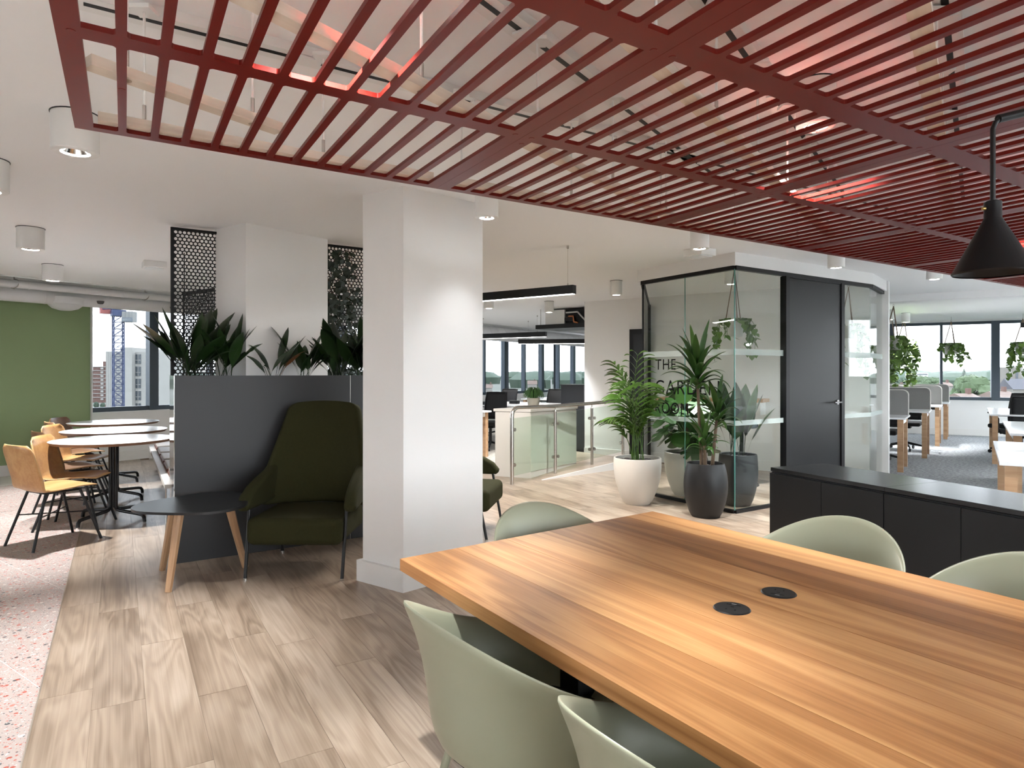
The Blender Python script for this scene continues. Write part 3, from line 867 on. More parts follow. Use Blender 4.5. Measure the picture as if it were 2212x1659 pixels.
# timber shelf and stool inside
t = thing('wall_shelf', 'narrow oak shelf on the wall inside the glass room', 'shelf', (2.93, 9.42, 0), math.atan2(wd.y, wd.x))
MB().box(-.75, .75, -.38, 0, .955, 1.0).build('board', LEGWOOD, t)
MB().box(-.7, -.66, -.3, 0, .78, .955).build('bracket', WHITEMET, t)
MB().box(.66, .7, -.3, 0, .78, .955).build('bracket', WHITEMET, t)
t = thing('bar_stool', 'teal seated stool behind the charcoal pot in the glass room', 'stool', (2.78, 7.9, 0))
MB().lathe([(0, .69), (.17, .69), (.19, .71), (.19, .74), (.17, .76), (0, .765)], 28).build('seat', mat('teal_fabric', (.012, .06, .075), .8), t)
MB().tube([(0, 0, .02), (0, 0, .69)], .022, 12).build('post', BLACKM, t)
MB().lathe([(0, .02), (.2, .014), (.2, 0), (0, 0)], 28).build('base', BLACKM, t)

# ================================================================== BIG OAK TABLE
TA, TB = G(863.5, 1207, .74), G(1410, 1104.6, .74)
tx = Vector((.553, -.833))                 # along the table towards the camera's right
ty = Vector((.833, .553))                  # across, away from the left edge
TWID, TLEN = (TB-TA).length, 3.2
trot = math.atan2(tx.y, tx.x)
tb = thing('meeting_table', 'long oak plank table with two round black sockets', 'table', (TA.x, TA.y, 0), trot)
# local x along tx, local y = +90deg = ty
sh = (TB-TA).dot(tx)
bounds = [0, .22, .43, .635, .85, 1.06, TWID*.999]
for k in range(6):
    g = .0007
    MB().add([(sh*bounds[k]/TWID, bounds[k]+g, .702), (TLEN, bounds[k]+g, .702), (TLEN, bounds[k+1]-g, .702), (sh*bounds[k+1]/TWID, bounds[k+1]-g, .702),
              (sh*bounds[k]/TWID, bounds[k]+g, .74), (TLEN, bounds[k]+g, .74), (TLEN, bounds[k+1]-g, .74), (sh*bounds[k+1]/TWID, bounds[k+1]-g, .74)],
             [(0,3,2,1), (4,5,6,7), (0,1,5,4), (1,2,6,5), (2,3,7,6), (3,0,4,7)]).build('board', TABLEWOOD, tb)
MB().box(.35, TLEN-.35, .25, .95, .66, .702).build('under_frame', BLACKM, tb)
for lx, ly in ((.55, .30), (.55, .92), (TLEN-.5, .30), (TLEN-.5, .92)):
    MB().box(lx-.04, lx+.04, ly-.03, ly+.03, 0, .66).build('leg', BLACKM, tb)
def socket(u, v, rz, label):
    p = G(u, v, .74)
    t = thing('table_socket', label, 'power socket', (p.x, p.y, .74), rz, 'round black table sockets')
    MB().lathe([(0, .003), (.044, .003), (.047, .0005), (.047, 0)], 40).build('plate', BLACK, t)
    hole = mat('socket_hole', (.001, .001, .001), .9)
    MB().box(.004, .008, -.004, .004, .0031, .0035).build('pin_slot', hole, t)
    MB().box(-.020, -.012, -.013, -.009, .0031, .0035).build('pin_slot', hole, t)
    MB().box(-.020, -.012, .009, .013, .0031, .0035).build('pin_slot', hole, t)
    MB().box(.020, .025, -.018, -.004, .0031, .0035).build('usb_slot', hole, t)
    MB().box(.020, .025, .006, .018, .0031, .0035).build('usb_slot', hole, t)
    MB().box(.027, .030, -.006, .006, .0031, .0034).build('usb_mark', mat('print_grey', (.4, .4, .4), .5), t)
socket(1581, 1315, R(60), 'round black table socket nearer the table edge with the sage chairs')
socket(1682, 1281, R(240), 'round black table socket nearer the black cabinets')

# ---- sage tub chairs (face local +x)
def sage_chair():
    t = empty('tub_chair')
    def rim(a):                                     # a = angle from the back
        a = abs(a)
        k = max(0.0, math.cos(min(a, R(178))/2.0*1.0))
        if a < R(100): return .628 + .182*max(0, math.cos(a*.9))**1.6
        s = (a-R(100))/R(80)
        return .628 - .17*min(1, s*1.6)**1.2
    nu = 48
    st = [(0, .0), (.10, 0), (.17, .0), (.215, .02), (.238, .12), (.248, .3), (.252, .5), (.262, .72), (.275, .88), (.288, 1.0)]
    def fn(u, v):
        i = v*(len(st)-1); i0 = int(round(i))
        r, k = st[i0]
        a = (u-.5)*2*math.pi
        zr = rim(a); z = .425+(zr-.425)*k
        front = max(0, -math.cos(a))
        flare = 1.0 if i0 < 4 else 1.0 + (.10*((z-.45)/.36)**2 if z > .45 else 0)
        rr = r*flare*(1+.03*front)
        if front > 0 and i0 > 4: rr = rr*(1-front*.02)
        return (-math.cos(a)*rr*1.02, -math.sin(a)*rr*1.02, z)
    MB().grid(fn, nu, len(st), True, wrapu=True).build('shell', SAGE, t, solid=.011, off=-1.0, subsurf=1)
    def pad(u, v):
        a = u*2*math.pi; rr = .225*min(1, v*1.4) if v < .72 else .225
        z = .455 if v < .72 else .455-.02*(v-.72)/.28
        return (math.cos(a)*rr+.01, math.sin(a)*rr, z+.004*(1-v))
    MB().grid(pad, 28, 6, True, wrapu=True).build('seat_pad', DARKPAD, t)
    for sx_ in (-1, 1):
        for sy_ in (-1, 1):
            MB().tube([(.14*sx_, .13*sy_, .425), (.235*sx_, .22*sy_, 0)], [.0115, .009], 12).build('leg', SAGE, t)
    MB().tube([(.14, .13, .418), (-.14, .13, .418), (-.14, -.13, .418), (.14, -.13, .418)], .009, 8, closed=True).build('under_frame', SAGE, t)
    return t
def chair_rot(d): return math.atan2(d.y, d.x)
sc0 = sage_chair()
def place_sage(back, face, label, first=False):
    t = sc0 if first else copy_tree(sc0)
    c = Vector(back)+face*.292
    t.location = (c.x, c.y, 0); t.rotation_euler = (0, 0, chair_rot(face))
    return tag(t, label, 'chair', 'sage tub chairs at the oak table')
place_sage(G(917, 1314, .81), ty, 'sage green tub chair whose whole back shows at the near table edge', True)
place_sage(G(1316, 1566, .81), ty, 'sage green tub chair cut off by the bottom edge of the photo')
place_sage((.075, 2.72), tx, 'sage green tub chair at the table end by the square column')
place_sage((1.265, 2.44), -ty, 'sage green tub chair at the far table side beside the black cabinets')
place_sage((1.60, 1.935), -ty, 'sage green tub chair at the far table side cut by the photo edge')

# ================================================================== BLACK CABINETS
cdir = Vector((.396, -.918)); cdep = Vector((.914, .406))
cs = Vector((1.682, 4.235))
crot = math.atan2(cdir.y, cdir.x)
for k in range(4):
    p = cs+cdir*(.805*k)
    lab = ['black laminate cabinet at the end of the run facing the plant pots', 'second black laminate cabinet from the plant pots', 'third black laminate cabinet from the plant pots', 'last black laminate cabinet of the run'][k]
    t = thing('low_cabinet', lab, 'cabinet', (p.x, p.y, 0), crot, 'run of black cabinets')
    W_ = .803
    # local +y = cdir rotated +90 = (.918,.396) -> depth
    MB().box(0, W_, .004, .46, .06, .712).build('body', CHARDOOR, t)
    MB().box(0, W_, -.006, .466, .716, .74).build('top', mat('lit_black_laminate', (.011, .0115, .013), .24), t, bevel=.0015)  # top colour lifted above the body's, standing in for its bright reflection
    MB().box(.02, W_-.02, .03, .44, 0, .06).build('plinth', BLACK, t)
    for j in range(2):
        MB().box(j*W_/2+.0015, (j+1)*W_/2-.0015, -.014, .004, .065, .705).build('door', CHARDOOR, t)

# ================================================================== OLIVE WING CHAIRS (face local -y)
def soft(o, w_):
    m = o.modifiers.new('bevel', 'BEVEL'); m.width = w_; m.segments = 5; m.limit_method = 'ANGLE'; m.angle_limit = R(50)
    o.data.polygons.foreach_set('use_smooth', [True]*len(o.data.polygons))
    n = o.modifiers.new('wn', 'WEIGHTED_NORMAL'); n.keep_sharp = False
    return o
def wing_chair():
    t = empty('wing_armchair')
    soft(MB().box(-.315, .315, -.345, .27, .222, .402).build('seat', OLIVE, t), .05)
    # back shell
    zs = [.41+.65*i/13 for i in range(14)]+[1.06+.075*i/7 for i in range(1, 8)]
    def hw(z):
        if z < .66: return .345
        w_ = .345-.083*(z-.66)/.40
        if z > 1.06: w_ = .187+.075*math.sqrt(max(0, 1-((z-1.06)/.075)**2))
        return w_
    def back(u, v):
        z = zs[int(round(v*20))]
        uu = (u-.5)*2
        k = (z-.41)/.73
        y = .19+.17*k - .15*(abs(uu)*hw(z)/.345)**2.4*(1-.2*k)
        return (uu*hw(z), y, z+.012*(1-uu*uu)*max(0, (k-.5)*2))
    MB().grid(back, 21, 21, True).build('backrest', OLIVE, t, solid=.07, off=-1.0, subsurf=1)
    for s in (-1, 1):
        prof = [(.30, .74), (.20, .705), (.08, .660), (-.05, .625), (-.16, .588), (-.245, .540), (-.295, .480), (-.300, .452), (-.27, .436), (-.1, .436), (.1, .445), (.30, .455)]
        m = MB()
        i_, o_ = [], []
        for (y, z) in prof:
            x = .285+.030*max(0, min(1, (.1-y)/.4))
            i_.append((s*x, y, z)); o_.append((s*(x+.085), y, z))
        nn_ = len(prof)
        fi, fo = tuple(range(nn_)), tuple(range(nn_, 2*nn_))
        m.add(i_+o_, [fi if s < 0 else fi[::-1], fo[::-1] if s < 0 else fo]+[((a, (a+1) % nn_, nn_+(a+1) % nn_, nn_+a) if s > 0 else (nn_+a, nn_+(a+1) % nn_, (a+1) % nn_, a)) for a in range(nn_)], False)
        soft(m.build('armrest', OLIVE, t), .03)
    for sx_, y0, y1, z0 in ((-1, -.245, -.325, .44), (1, -.245, -.325, .44), (-1, .26, .335, .44), (1, .26, .335, .44)):
        lg = MB().tube([(sx_*.325, y0, z0), (sx_*.318, y1, .012)], .0115, 12).build('leg', BLACKM, t)
        MB().lathe([(0, 0), (.013, 0), (.013, .012), (0, .012)], 14, (sx_*.318, y1, 0)).build('glide', CHROME, lg)
    MB().tube([(-.322, .28, .30), (.322, .28, .30)], .008, 8).build('cross_bar', BLACKM, t)
    MB().tube([(-.322, -.27, .30), (.322, -.27, .30)], .008, 8).build('cross_bar', BLACKM, t)
    return t
w0 = wing_chair()
w0.location = (-1.42, 4.585, 0); w0.rotation_euler = (0, 0, R(-1))
tag(w0, 'dark olive high-backed armchair in front of the black planter', 'armchair', 'olive high-backed armchairs')
w1 = copy_tree(w0)
w1.location = (-.47, 5.62, 0); w1.rotation_euler = (0, 0, R(80))
tag(w1, 'dark olive armchair mostly hidden behind the square column', 'armchair', 'olive high-backed armchairs')

# ---- side table with three ash legs
st_c = Vector((-2.06, 4.27))
t = thing('side_table', 'black oval side table on three ash legs', 'side table', (st_c.x, st_c.y, 0))
TZ = .505
pts = []
for k in range(64):
    a = 2*math.pi*k/64
    r = .345*(1+.10*math.cos(3*(a-R(205))))
    pts.append((math.cos(a)*r*.98, math.sin(a)*r*1.02))
MB().prism(pts, TZ-.016, TZ, smooth=True).build('table_top', mat('black_linoleum', (.010, .010, .011), .38), t, bevel=.003)
for (fx, fy) in ((-.06, -.245), (-.335, .20), (.205, .27)):
    top = Vector((fx*.62, fy*.62, TZ-.018)); ft = Vector((fx, fy, 0))
    d = (ft-top).normalized(); sd = Vector((-fy, fx, 0)).normalized(); fd = sd.cross(d)
    m = MB()
    def ringp(c, a_, b_): return [c+sd*a_+fd*b_*.5, c+sd*a_*.5+fd*b_, c-sd*a_*.5+fd*b_, c-sd*a_+fd*b_*.5, c-sd*a_-fd*b_*.5, c-sd*a_*.5-fd*b_, c+sd*a_*.5-fd*b_, c+sd*a_-fd*b_*.5]
    # built upright in leg space so that the grain follows the leg
    ln = (ft-top).length
    rings = [[(x, a_[0], a_[1]) for a_ in [(q0*wd_, q1*wd_) for q0, q1 in ((1,.5),(.5,1),(-.5,1),(-1,.5),(-1,-.5),(-.5,-1),(.5,-1),(1,-.5))]] for x, wd_ in ((0, .027), (ln, .018))]
    m.add(rings[0]+rings[1], [(i, (i+1) % 8, 8+(i+1) % 8, 8+i) for i in range(8)]+[tuple(range(8))[::-1], tuple(range(8, 16))])
    o = m.build('leg', LEGWOOD, t, tuple(top))
    o.rotation_mode = 'QUATERNION'; o.rotation_quaternion = d.to_track_quat('X', 'Z')
    MB().tube([tuple(top+Vector((0, 0, -.012))), (0, 0, TZ-.03)], .014, 8).build('rail', LEGWOOD, t)

# ================================================================== PLANTER WITH SCREENS
pu, pv = Vector((.836, .549)), Vector((-.549, .836))
p0 = G(377, 1215)*.992
PD, PLN, PH = .58, 1.56, 1.332
prot = math.atan2(pu.y, pu.x)
pl = thing('divider_planter', 'tall charcoal planter box dividing the lounge', 'planter', (p0.x, p0.y, 0), prot)
SEAM = 1.28
MB().box(0, SEAM-.002, 0, .02, 0, PH).build('front_panel', CHAR, pl)
MB().box(SEAM+.002, PLN, 0, .02, 0, PH).build('front_panel', CHAR, pl)
MB().box(SEAM-.002, SEAM+.002, .002, .02, 0, PH).build('joint_strip', STEEL, pl)
MB().box(.030, PLN, PD-.02, PD, 0, PH).build('back_panel', CHAR, pl)
MB().box(PLN-.02, PLN, .02, PD-.02, 0, PH).build('end_panel', CHAR, pl)
MB().prism([(-.004, 0), (0, 0), (.030, PD), (.026, PD)], 0, PH).build('end_panel', MIRSTEEL, pl)['label'] = 'polished steel end panel'
MB().box(.03, PLN-.02, .02, PD-.02, .9, PH-.045).build('soil', SOIL, pl)

def perf_mesh(w_, h_, pitch=.0305, hole=.0118, border=.02, th=.004):
    """flat sheet (x across, z up) with staggered round holes, bordered"""
    mb = MB()
    mb.box(0, border, -th/2, th/2, 0, h_); mb.box(w_-border, w_, -th/2, th/2, 0, h_)
    mb.box(border, w_-border, -th/2, th/2, 0, border); mb.box(border, w_-border, -th/2, th/2, h_-border, h_)
    dz = pitch*.866
    nx = max(1, int(round((w_-2*border)/pitch))); nz = max(1, int(round((h_-2*border)/dz)))
    px = (w_-2*border)/nx; pz = (h_-2*border)/nz
    verts, faces = [], []
    for j in range(nz):
        offs = .0 if j % 2 == 0 else .5
        cells = []
        if offs: cells.append((border, border+px*.5, None)); 
        for i in range(nx if not offs else nx-1):
            x0 = border+(i+offs)*px
            cells.append((x0, x0+px, x0+px/2))
        if offs: cells.append((w_-border-px*.5, w_-border, None))
        z0, z1 = border+j*pz, border+(j+1)*pz
        for (x0, x1, c) in cells:
            b = len(verts)
            if c is None:
                verts += [(x0, 0, z0), (x1, 0, z0), (x1, 0, z1), (x0, 0, z1)]
                faces.append((b, b+1, b+2, b+3)); continue
            zc = (z0+z1)/2
            out = [(x1, zc), (x1, z1), (c, z1), (x0, z1), (x0, zc), (x0, z0), (c, z0), (x1, z0)]
            for q in range(8):
                a0 = math.pi/4*q
                verts.append((out[q][0], 0, out[q][1]))
                verts.append((c+hole*math.cos(a0), 0, zc+hole*math.sin(a0)))
                verts.append((c+hole*math.cos(a0+math.pi/8), 0, zc+hole*math.sin(a0+math.pi/8)))
            for q in range(8):
                q2 = (q+1) % 8
                o0, i0, m0 = b+q*3, b+q*3+1, b+q*3+2
                o1, i1 = b+q2*3, b+q2*3+1
                faces += [(o0, m0, i0), (o0, o1, m0), (o1, i1, m0)]
    mb.add(verts, faces)
    return mb
SB, SH = PH-.03, CH-PH+.03-.02
def screen(x0, w_, label, rz_extra=0, base=None, h_=SH, zb=SB):
    p = p0+pu*x0+pv*(PD-.03)
    t = thing('perforated_screen', label, 'screen', (p.x, p.y, zb), prot, 'black perforated screens')
    perf_mesh(w_, h_).build('perforated_sheet', BLACK, t, solid=.003)
    MB().box(0, .012, -.012, .012, 0, h_).build('edge_bar', BLACK, t)
    MB().box(0, w_, -.012, .012, h_-.02, h_).build('top_bar', BLACK, t)
    return t
screen(.03, .57, 'black perforated metal screen left of the white pillar')
screen(1.06, .66, 'black perforated metal screen overgrown by a creeper')
# second screen behind the bench back, seen through the first
bs = Vector((-3.175, 6.3))
t = thing('perforated_screen', 'lower black perforated screen seen through the tall one', 'screen', (bs.x, bs.y, 1.20), math.atan2(-B1.y, -B1.x), 'black perforated screens')
perf_mesh(.80, .92).build('perforated_sheet', BLACK, t, solid=.003)
MB().box(0, .80, -.012, .012, .91, .93).build('top_bar', BLACK, t)
for x in (.02, .78):
    MB().tube([(x, 0, .9), (x, 0, CH-1.2)], .005, 6).build('hanger', BLACK, t)

# ---- leaves
def blade_mesh(L_, W_, bend, stalk=.3, m=None, name='leaf', fold=.25, n=12, twist=0.0):
    mb = MB()
    vv, ff = [], []
    for i in range(n+1):
        t_ = i/n
        a = bend*t_**1.6
        # integrate a simple arc
        x = L_*sum(math.sin(bend*(k/40*t_)**1.6) for k in range(40))/40*t_
        z = L_*sum(math.cos(bend*(k/40*t_)**1.6) for k in range(40))/40*t_
        if t_ < stalk: w_ = .0035+.002*t_
        else:
            q_ = (t_-stalk)/(1-stalk)
            w_ = .004+W_/2*math.sin(math.pi*q_**.75)**.85 if q_ < 1 else .0006
        nx_, nz_ = math.cos(a), -math.sin(a)
        f_ = fold*w_
        tw = twist*t_
        yy, xx = math.cos(tw), math.sin(tw)
        vv += [(x-nx_*f_*-1+xx*w_, -w_*yy, z-nz_*f_*-1), (x, 0, z), (x+nx_*f_-xx*w_, w_*yy, z+nz_*f_)]
    for i in range(n):
        b = 3*i
        ff += [(b, b+1, b+4, b+3), (b+1, b+2, b+5, b+4)]
    mb.add(vv, ff, True)
    return mb.mesh(name, m)
ASP = [blade_mesh(.50, .100, .35, .38, L_ASP, twist=.3), blade_mesh(.44, .09, .8, .35, L_ASP, twist=-.4), blade_mesh(.57, .105, .55, .4, L_ASP, twist=.2), blade_mesh(.42, .085, 1.15, .3, L_ASP, twist=.5)]
ASPD = blade_mesh(.36, .06, .9, .4, L_DRY)
def aspidistra(x, y, n, label, spread=.5, dry=0, hs=1.0, seed=1):
    rnd = random.Random(seed)
    p = p0+pu*x+pv*y
    t = thing('aspidistra', label, 'plant', (p.x, p.y, PH-.05), 0, 'leafy plants in the tall planter')
    for k in range(n):
        me = rnd.choice(ASP)
        a = rnd.random()*6.283
        if k % 3 != 0: a = prot + rnd.choice((0, math.pi)) + rnd.uniform(-.7, .7)
        o = link('leaf', me, t, (rnd.uniform(-.05, .05), rnd.uniform(-.04, .04), 0), (0, rnd.uniform(.0, spread), a))
        s = hs*rnd.uniform(.75, 1.08); o.scale = (s, s, s)
    for k in range(dry):
        link('dry_leaf', ASPD, t, (0.03*k, -.02, 0), (0, .45, prot+rnd.uniform(-.5, .3)))['label'] = 'withered brown leaf'
    return t
aspidistra(.11, .20, 34, 'dense dark green aspidistra at the open end of the planter', .62, 0, 1.08, 3)
aspidistra(.36, .18, 16, 'aspidistra with one tall broad leaf before the pillar corner', .45, 0, 1.12, 11)
aspidistra(.72, .16, 9, 'sparse aspidistra with a withered orange leaf', .55, 2, .86, 21)
aspidistra(.95, .16, 15, 'aspidistra in front of the middle of the white pillar', .45, 0, .86, 8)
aspidistra(1.24, .16, 20, 'bushy aspidistra at the seam of the planter', .6, 0, 1.0, 14)
aspidistra(1.44, .16, 22, 'bushy aspidistra next to the square column', .6, 0, 1.05, 17)

# creeper on the right screen
cp = p0+pu*1.25+pv*(PD-.06)
t = thing('creeper', 'dark climbing creeper covering the perforated screen', 'plant', (cp.x, cp.y, SB), prot)
rnd = random.Random(5)
vines, lv = MB(), MB()
for k in range(17):
    x, z = rnd.uniform(-.08, .32), 1.15
    pts = []
    while z > .05:
        pts.append((x, rnd.uniform(-.01, .01), z)); z -= rnd.uniform(.04, .08); x += rnd.uniform(-.035, .035)
        if rnd.random() < (.9 if z < .75 else .55):
            for q in range(rnd.choice((1, 2, 2, 3))):
                cx_, cz_ = x+rnd.uniform(-.045, .045), z+rnd.uniform(-.03, .03)
                s_ = rnd.uniform(.017, .032); a = rnd.random()*6.28; yo = rnd.uniform(-.04, .0)
                ring = [(cx_+s_*math.cos(a+i*1.047)*(1.25 if i == 0 else .9), yo+rnd.uniform(-.006, .006), cz_+s_*math.sin(a+i*1.047)*(1.25 if i == 0 else .9)) for i in range(6)]
                lv.add(ring, [tuple(range(6))], False)
    vines.tube(pts, .0028, 5)
vines.build('vine', CANE, t); o = lv.build('leaves', L_IVY, t); o['kind'] = 'stuff'

# ================================================================== BENCH AND CAFE CORNER
b_a = Vector((-2.80, 5.27)); blen = 3.35
bd = A2
be = thing('wall_bench', 'steel fronted bench running from planter to window', 'bench', (b_a.x, b_a.y, 0), math.atan2(bd.y, bd.x))
# local x along A2, local y = -A1 (towards tables), so the seat lies at negative y
MB().box(0, blen, -.012, 0, 0, .415).build('front_panel', MIRSTEEL, be)
MB().box(0, blen, -.46, .004, .415, .448).build('seat_board', WHITELAM2, be)
MB().box(0, blen, -.50, -.46, 0, .86).build('back_panel', CHAR, be)
for k in range(5):
    x = .06+k*.64
    p = b_a+bd*(x+.29)-Vector((-A1.x, -A1.y))*0
    pos = b_a+bd*(x+.29)+A1*.25
    names = ['nearest', 'second', 'third', 'fourth', 'farthest']
    t = thing('seat_cushion', '%s flat bench cushion from the planter with brown leather edge' % names[k], 'cushion', (pos.x, pos.y, .448), math.atan2(bd.y, bd.x), 'cushions on the bench')
    MB().box(-.27, .27, -.20, .20, .0, .035).build('lower_pad', TAN, t, bevel=.012)
    MB().box(-.26, .26, -.19, .19, .035, .056).build('upper_pad', PALEPAD, t, bevel=.01)

# ---- round cafe tables
def cafe_table():
    t = empty('cafe_table')
    MB().lathe([(0, .745), (.495, .745), (.495, .7445)], 64).build('laminate_top', WHITELAM, t)
    MB().lathe([(0, .720), (.478, .720), (.498, .7445), (.495, .7447)], 64).build('top_edge', WALNUTEDGE, t)
    for k in range(4):
        a = math.pi/2*k+R(22)
        c, s = math.cos(a), math.sin(a)
        o = .030
        path = [(c*o, s*o, .72), (c*o, s*o, .14), (c*(o+.004), s*(o+.004), .12), (c*(o+.02), s*(o+.02), .102), (c*(o+.05), s*(o+.05), .095),
                (c*.30, s*.30, .075), (c*.335, s*.335, .068), (c*.352, s*.352, .048), (c*.358, s*.358, .012)]
        lg = MB().tube(path, .0155, 12).build('leg', BLACKM, t)
        MB().lathe([(0, 0), (.014, 0), (.014, .012), (0, .012)], 12, (c*.358, s*.358, 0)).build('glide', CHROME, lg)
    MB().tube([(0, 0, .12), (0, 0, .72)], .024, 12).build('post', BLACKM, t)
    MB().lathe([(0, .72), (.15, .72), (.15, .712), (0, .712)], 24).build('top_plate', BLACKM, t)
    return t
ct = cafe_table()
for k, (x, y, lab) in enumerate(((-3.66, 5.99, 'round white cafe table nearest the planter'), (-4.24, 6.97, 'middle round white cafe table'), (-4.95, 8.12, 'round white cafe table nearest the window'))):
    t = ct if k == 0 else copy_tree(ct)
    t.location = (x, y, 0); t.rotation_euler = (0, 0, R(-38))
    tag(t, lab, 'table', 'round cafe tables')

# ---- plywood shell chairs (face local +x)
def ply_chair(mt, name='shell_chair'):
    t = empty(name)
    prof = []
    for i in range(26):
        s = i/25
        if s < .42:                                     # seat, front to back
            q = s/.42
            x = .235-.36*q; z = .455-.03*math.sin(q*1.4)+(.0 if q > .12 else -.012*(1-q/.12))
        elif s < .6:
            q = (s-.42)/.18; a = q*R(78)
            x = -.125-.085*math.sin(a); z = .4255+.085*(1-math.cos(a))+.004*q
        else:
            q = (s-.6)/.4
            x = -.208-.085*q; z = .498+.305*q
        prof.append((x, z))
    def fn(u, v):
        i = min(25, int(round(v*25))); x, z = prof[i]
        w_ = .215+.012*math.sin(v*3.1)
        if v < .08: w_ *= .86+.14*math.sqrt(max(0, 1-(1-v/.08)**2))
        if v > .88:
            q = (v-.88)/.12; w_ -= .06*(1-math.sqrt(max(0, 1-q*q)))
        y = (u-.5)*2*w_
        uu = abs(u-.5)*2
        up = .020*uu**2.4*min(1, max(0, (v-.03)/.15)) if v < .5 else .0
        fw = .030*uu**2.2*max(0, min(1, (v-.42)/.2))*(1.0)
        return (x+fw, y, z+up)
    MB().grid(fn, 17, 26, True).build('shell', [mt, PLYEDGE], t, solid=.011, off=0)
    t.children[0].modifiers['solid'].material_offset_rim = 1
    for sx_, tx_ in ((1, .13), (-1, -.12)):
        for sy_ in (-1, 1):
            MB().tube([(tx_, sy_*.13, .418), (tx_+sx_*.125, sy_*.205, 0)], .0105, 10).build('leg', BLACKM, t)
    MB().tube([(.13+.055, -.163, .235), (-.12-.055, .163, .235)], .005, 8).build('stretcher', BLACKM, t)
    MB().tube([(.13+.055, .163, .243), (-.12-.055, -.163, .243)], .005, 8).build('stretcher', BLACKM, t)
    MB().tube([(.13, .13, .417), (-.12, .13, .417), (-.12, -.13, .417), (.13, -.13, .417)], .008, 8, closed=True).build('seat_frame', BLACKM, t)
    return t
pcs = {0: ply_chair(CHAIRPLY), 1: ply_chair(CHAIRPLYD)}
used = {0: False, 1: False}
def place_ply(x, y, deg, kind, label):
    t = copy_tree(pcs[kind]) if used[kind] else pcs[kind]
    used[kind] = True
    t.location = (x, y, 0); t.rotation_euler = (0, 0, R(deg))
    return tag(t, label, 'chair', 'plywood shell chairs at the cafe tables')
place_ply(-3.66, 5.21, 62, 0, 'oak plywood chair closest to the camera with its back turned')
place_ply(-3.86, 5.77, 12, 0, 'oak plywood chair facing the nearest cafe table from the side')
place_ply(-4.28, 6.32, 52, 1, 'dark plywood chair half hidden behind the second oak chair')
place_ply(-4.61, 6.94, 8, 0, 'bright oak plywood chair at the middle cafe table')
place_ply(-5.02, 7.52, 50, 1, 'dark plywood chair behind the bright oak one')
place_ply(-5.32, 8.06, 5, 1, 'dark walnut plywood chair nearest the green wall and window')

# ducts by the left window
d0_ = E0+B2*(-6)+Vector((-.817, .577))*.35
def duct(a, b, r, z, name, label, m=DUCT, ribs=0, rib_gap=.4):
    a, b = Vector(a), Vector(b); d = b-a
    t = thing(name, label, 'duct', (a.x, a.y, z), math.atan2(d.y, d.x))
    MB().tube([(0, 0, 0), (d.length, 0, 0)], r, 24).build('pipe', m, t)
    x = rib_gap/2
    while x < d.length:
        MB().tube([(x-.008, 0, 0), (x+.008, 0, 0)], r+.004, 24).build('joint_band', m, t)
        x += rib_gap
    return t
def fpt(t_, off): return FL(t_, off)
duct(fpt(-5, .82), fpt(7, .82), .100, 2.355, 'air_duct', 'wide white air duct along the left window', rib_gap=.75)
duct(fpt(-5, 1.12), fpt(7, 1.12), .05, 2.445, 'service_pipe', 'slimmer white pipe hung in front of the wide duct', rib_gap=1.1)
for k, t_ in enumerate((-1.3, .25, 1.8)):
    p = fpt(t_, 1.12)
    t = thing('pipe_hanger', ['grey pipe hanger near the green wall end', 'grey pipe hanger above the crane view', 'grey pipe hanger beside the perforated screen'][k], 'bracket', (p.x, p.y, 2.38), 0, 'pipe hangers')
    MB().tube([(0, 0, .0), (0, 0, .45)], .006, 8).build('rod', STEEL, t)
    MB().tube([(0.056*math.cos(q*.5236), 0.056*math.sin(q*.5236)*.3, .065+.056*math.sin(q*.5236)) for q in range(12)], .006, 6, closed=True).build('clip', STEEL, t)
p = fpt(-.62, .78)
t = thing('duct_outlet', 'rounded white duct outlet below the wide duct', 'duct', (p.x, p.y, 2.30))
MB().lathe([(0, -.115), (.07, -.11), (.15, -.085), (.21, -.03), (.225, .06), (.0, .06)], 28).build('hood', DUCT, t)
for k, t_ in enumerate((-.25, .75)):
    p = fpt(t_, .93)
    t = thing('speaker_grille', ['dark round grille in the duct above the green wall', 'dark round grille in the duct above the window'][k], 'grille', (p.x, p.y, 2.33), 0, 'round grilles in the duct')
    MB().lathe([(0, -.035), (.03, -.03), (.043, -.01), (.045, .01), (0, .01)], 18).build('grille', mat('grille_grey', (.09, .09, .09), .6), t)

# ================================================================== RAILING AND STORAGE BOX
posts = [(0.0, 7.93, 0.0, .928), (.57, 8.60, .02, .915), (1.11, 9.07, .065, .93), (1.61, 9.48, .11, .955)]
rl = thing('glass_railing', 'stainless steel handrail with tinted glass infill', 'railing', (0, 7.93, 0))
def RL(x, y, z): return (x, y-7.93, z)
pts = [RL(0, 7.93, 0), RL(0, 7.93, .80)]
dr = Vector((.57, .67)).normalized()
for q in range(1, 7):
    a = q*R(15); pts.append(RL(dr.x*.11*(1-math.cos(a)), 7.93+dr.y*.11*(1-math.cos(a)), .82+.108*math.sin(a)))
for x, y, z0, zt in posts[1:]: pts.append(RL(x, y, zt))
pts.append(RL(1.95, 9.76, .975))
MB().tube(pts, .024, 16).build('handrail', STEEL, rl)
def clampset(x, y, z0, sgn, d):
    m = MB()
    for zz in (.23, .66):
        c = Vector((x, y))+d*sgn*.045
        m.tube([RL(*(c-Vector((d.y, -d.x))*.012), z0+zz), RL(*(c+Vector((d.y, -d.x))*.012), z0+zz)], .022, 14)
    m.build('clamp', STEEL, rl)
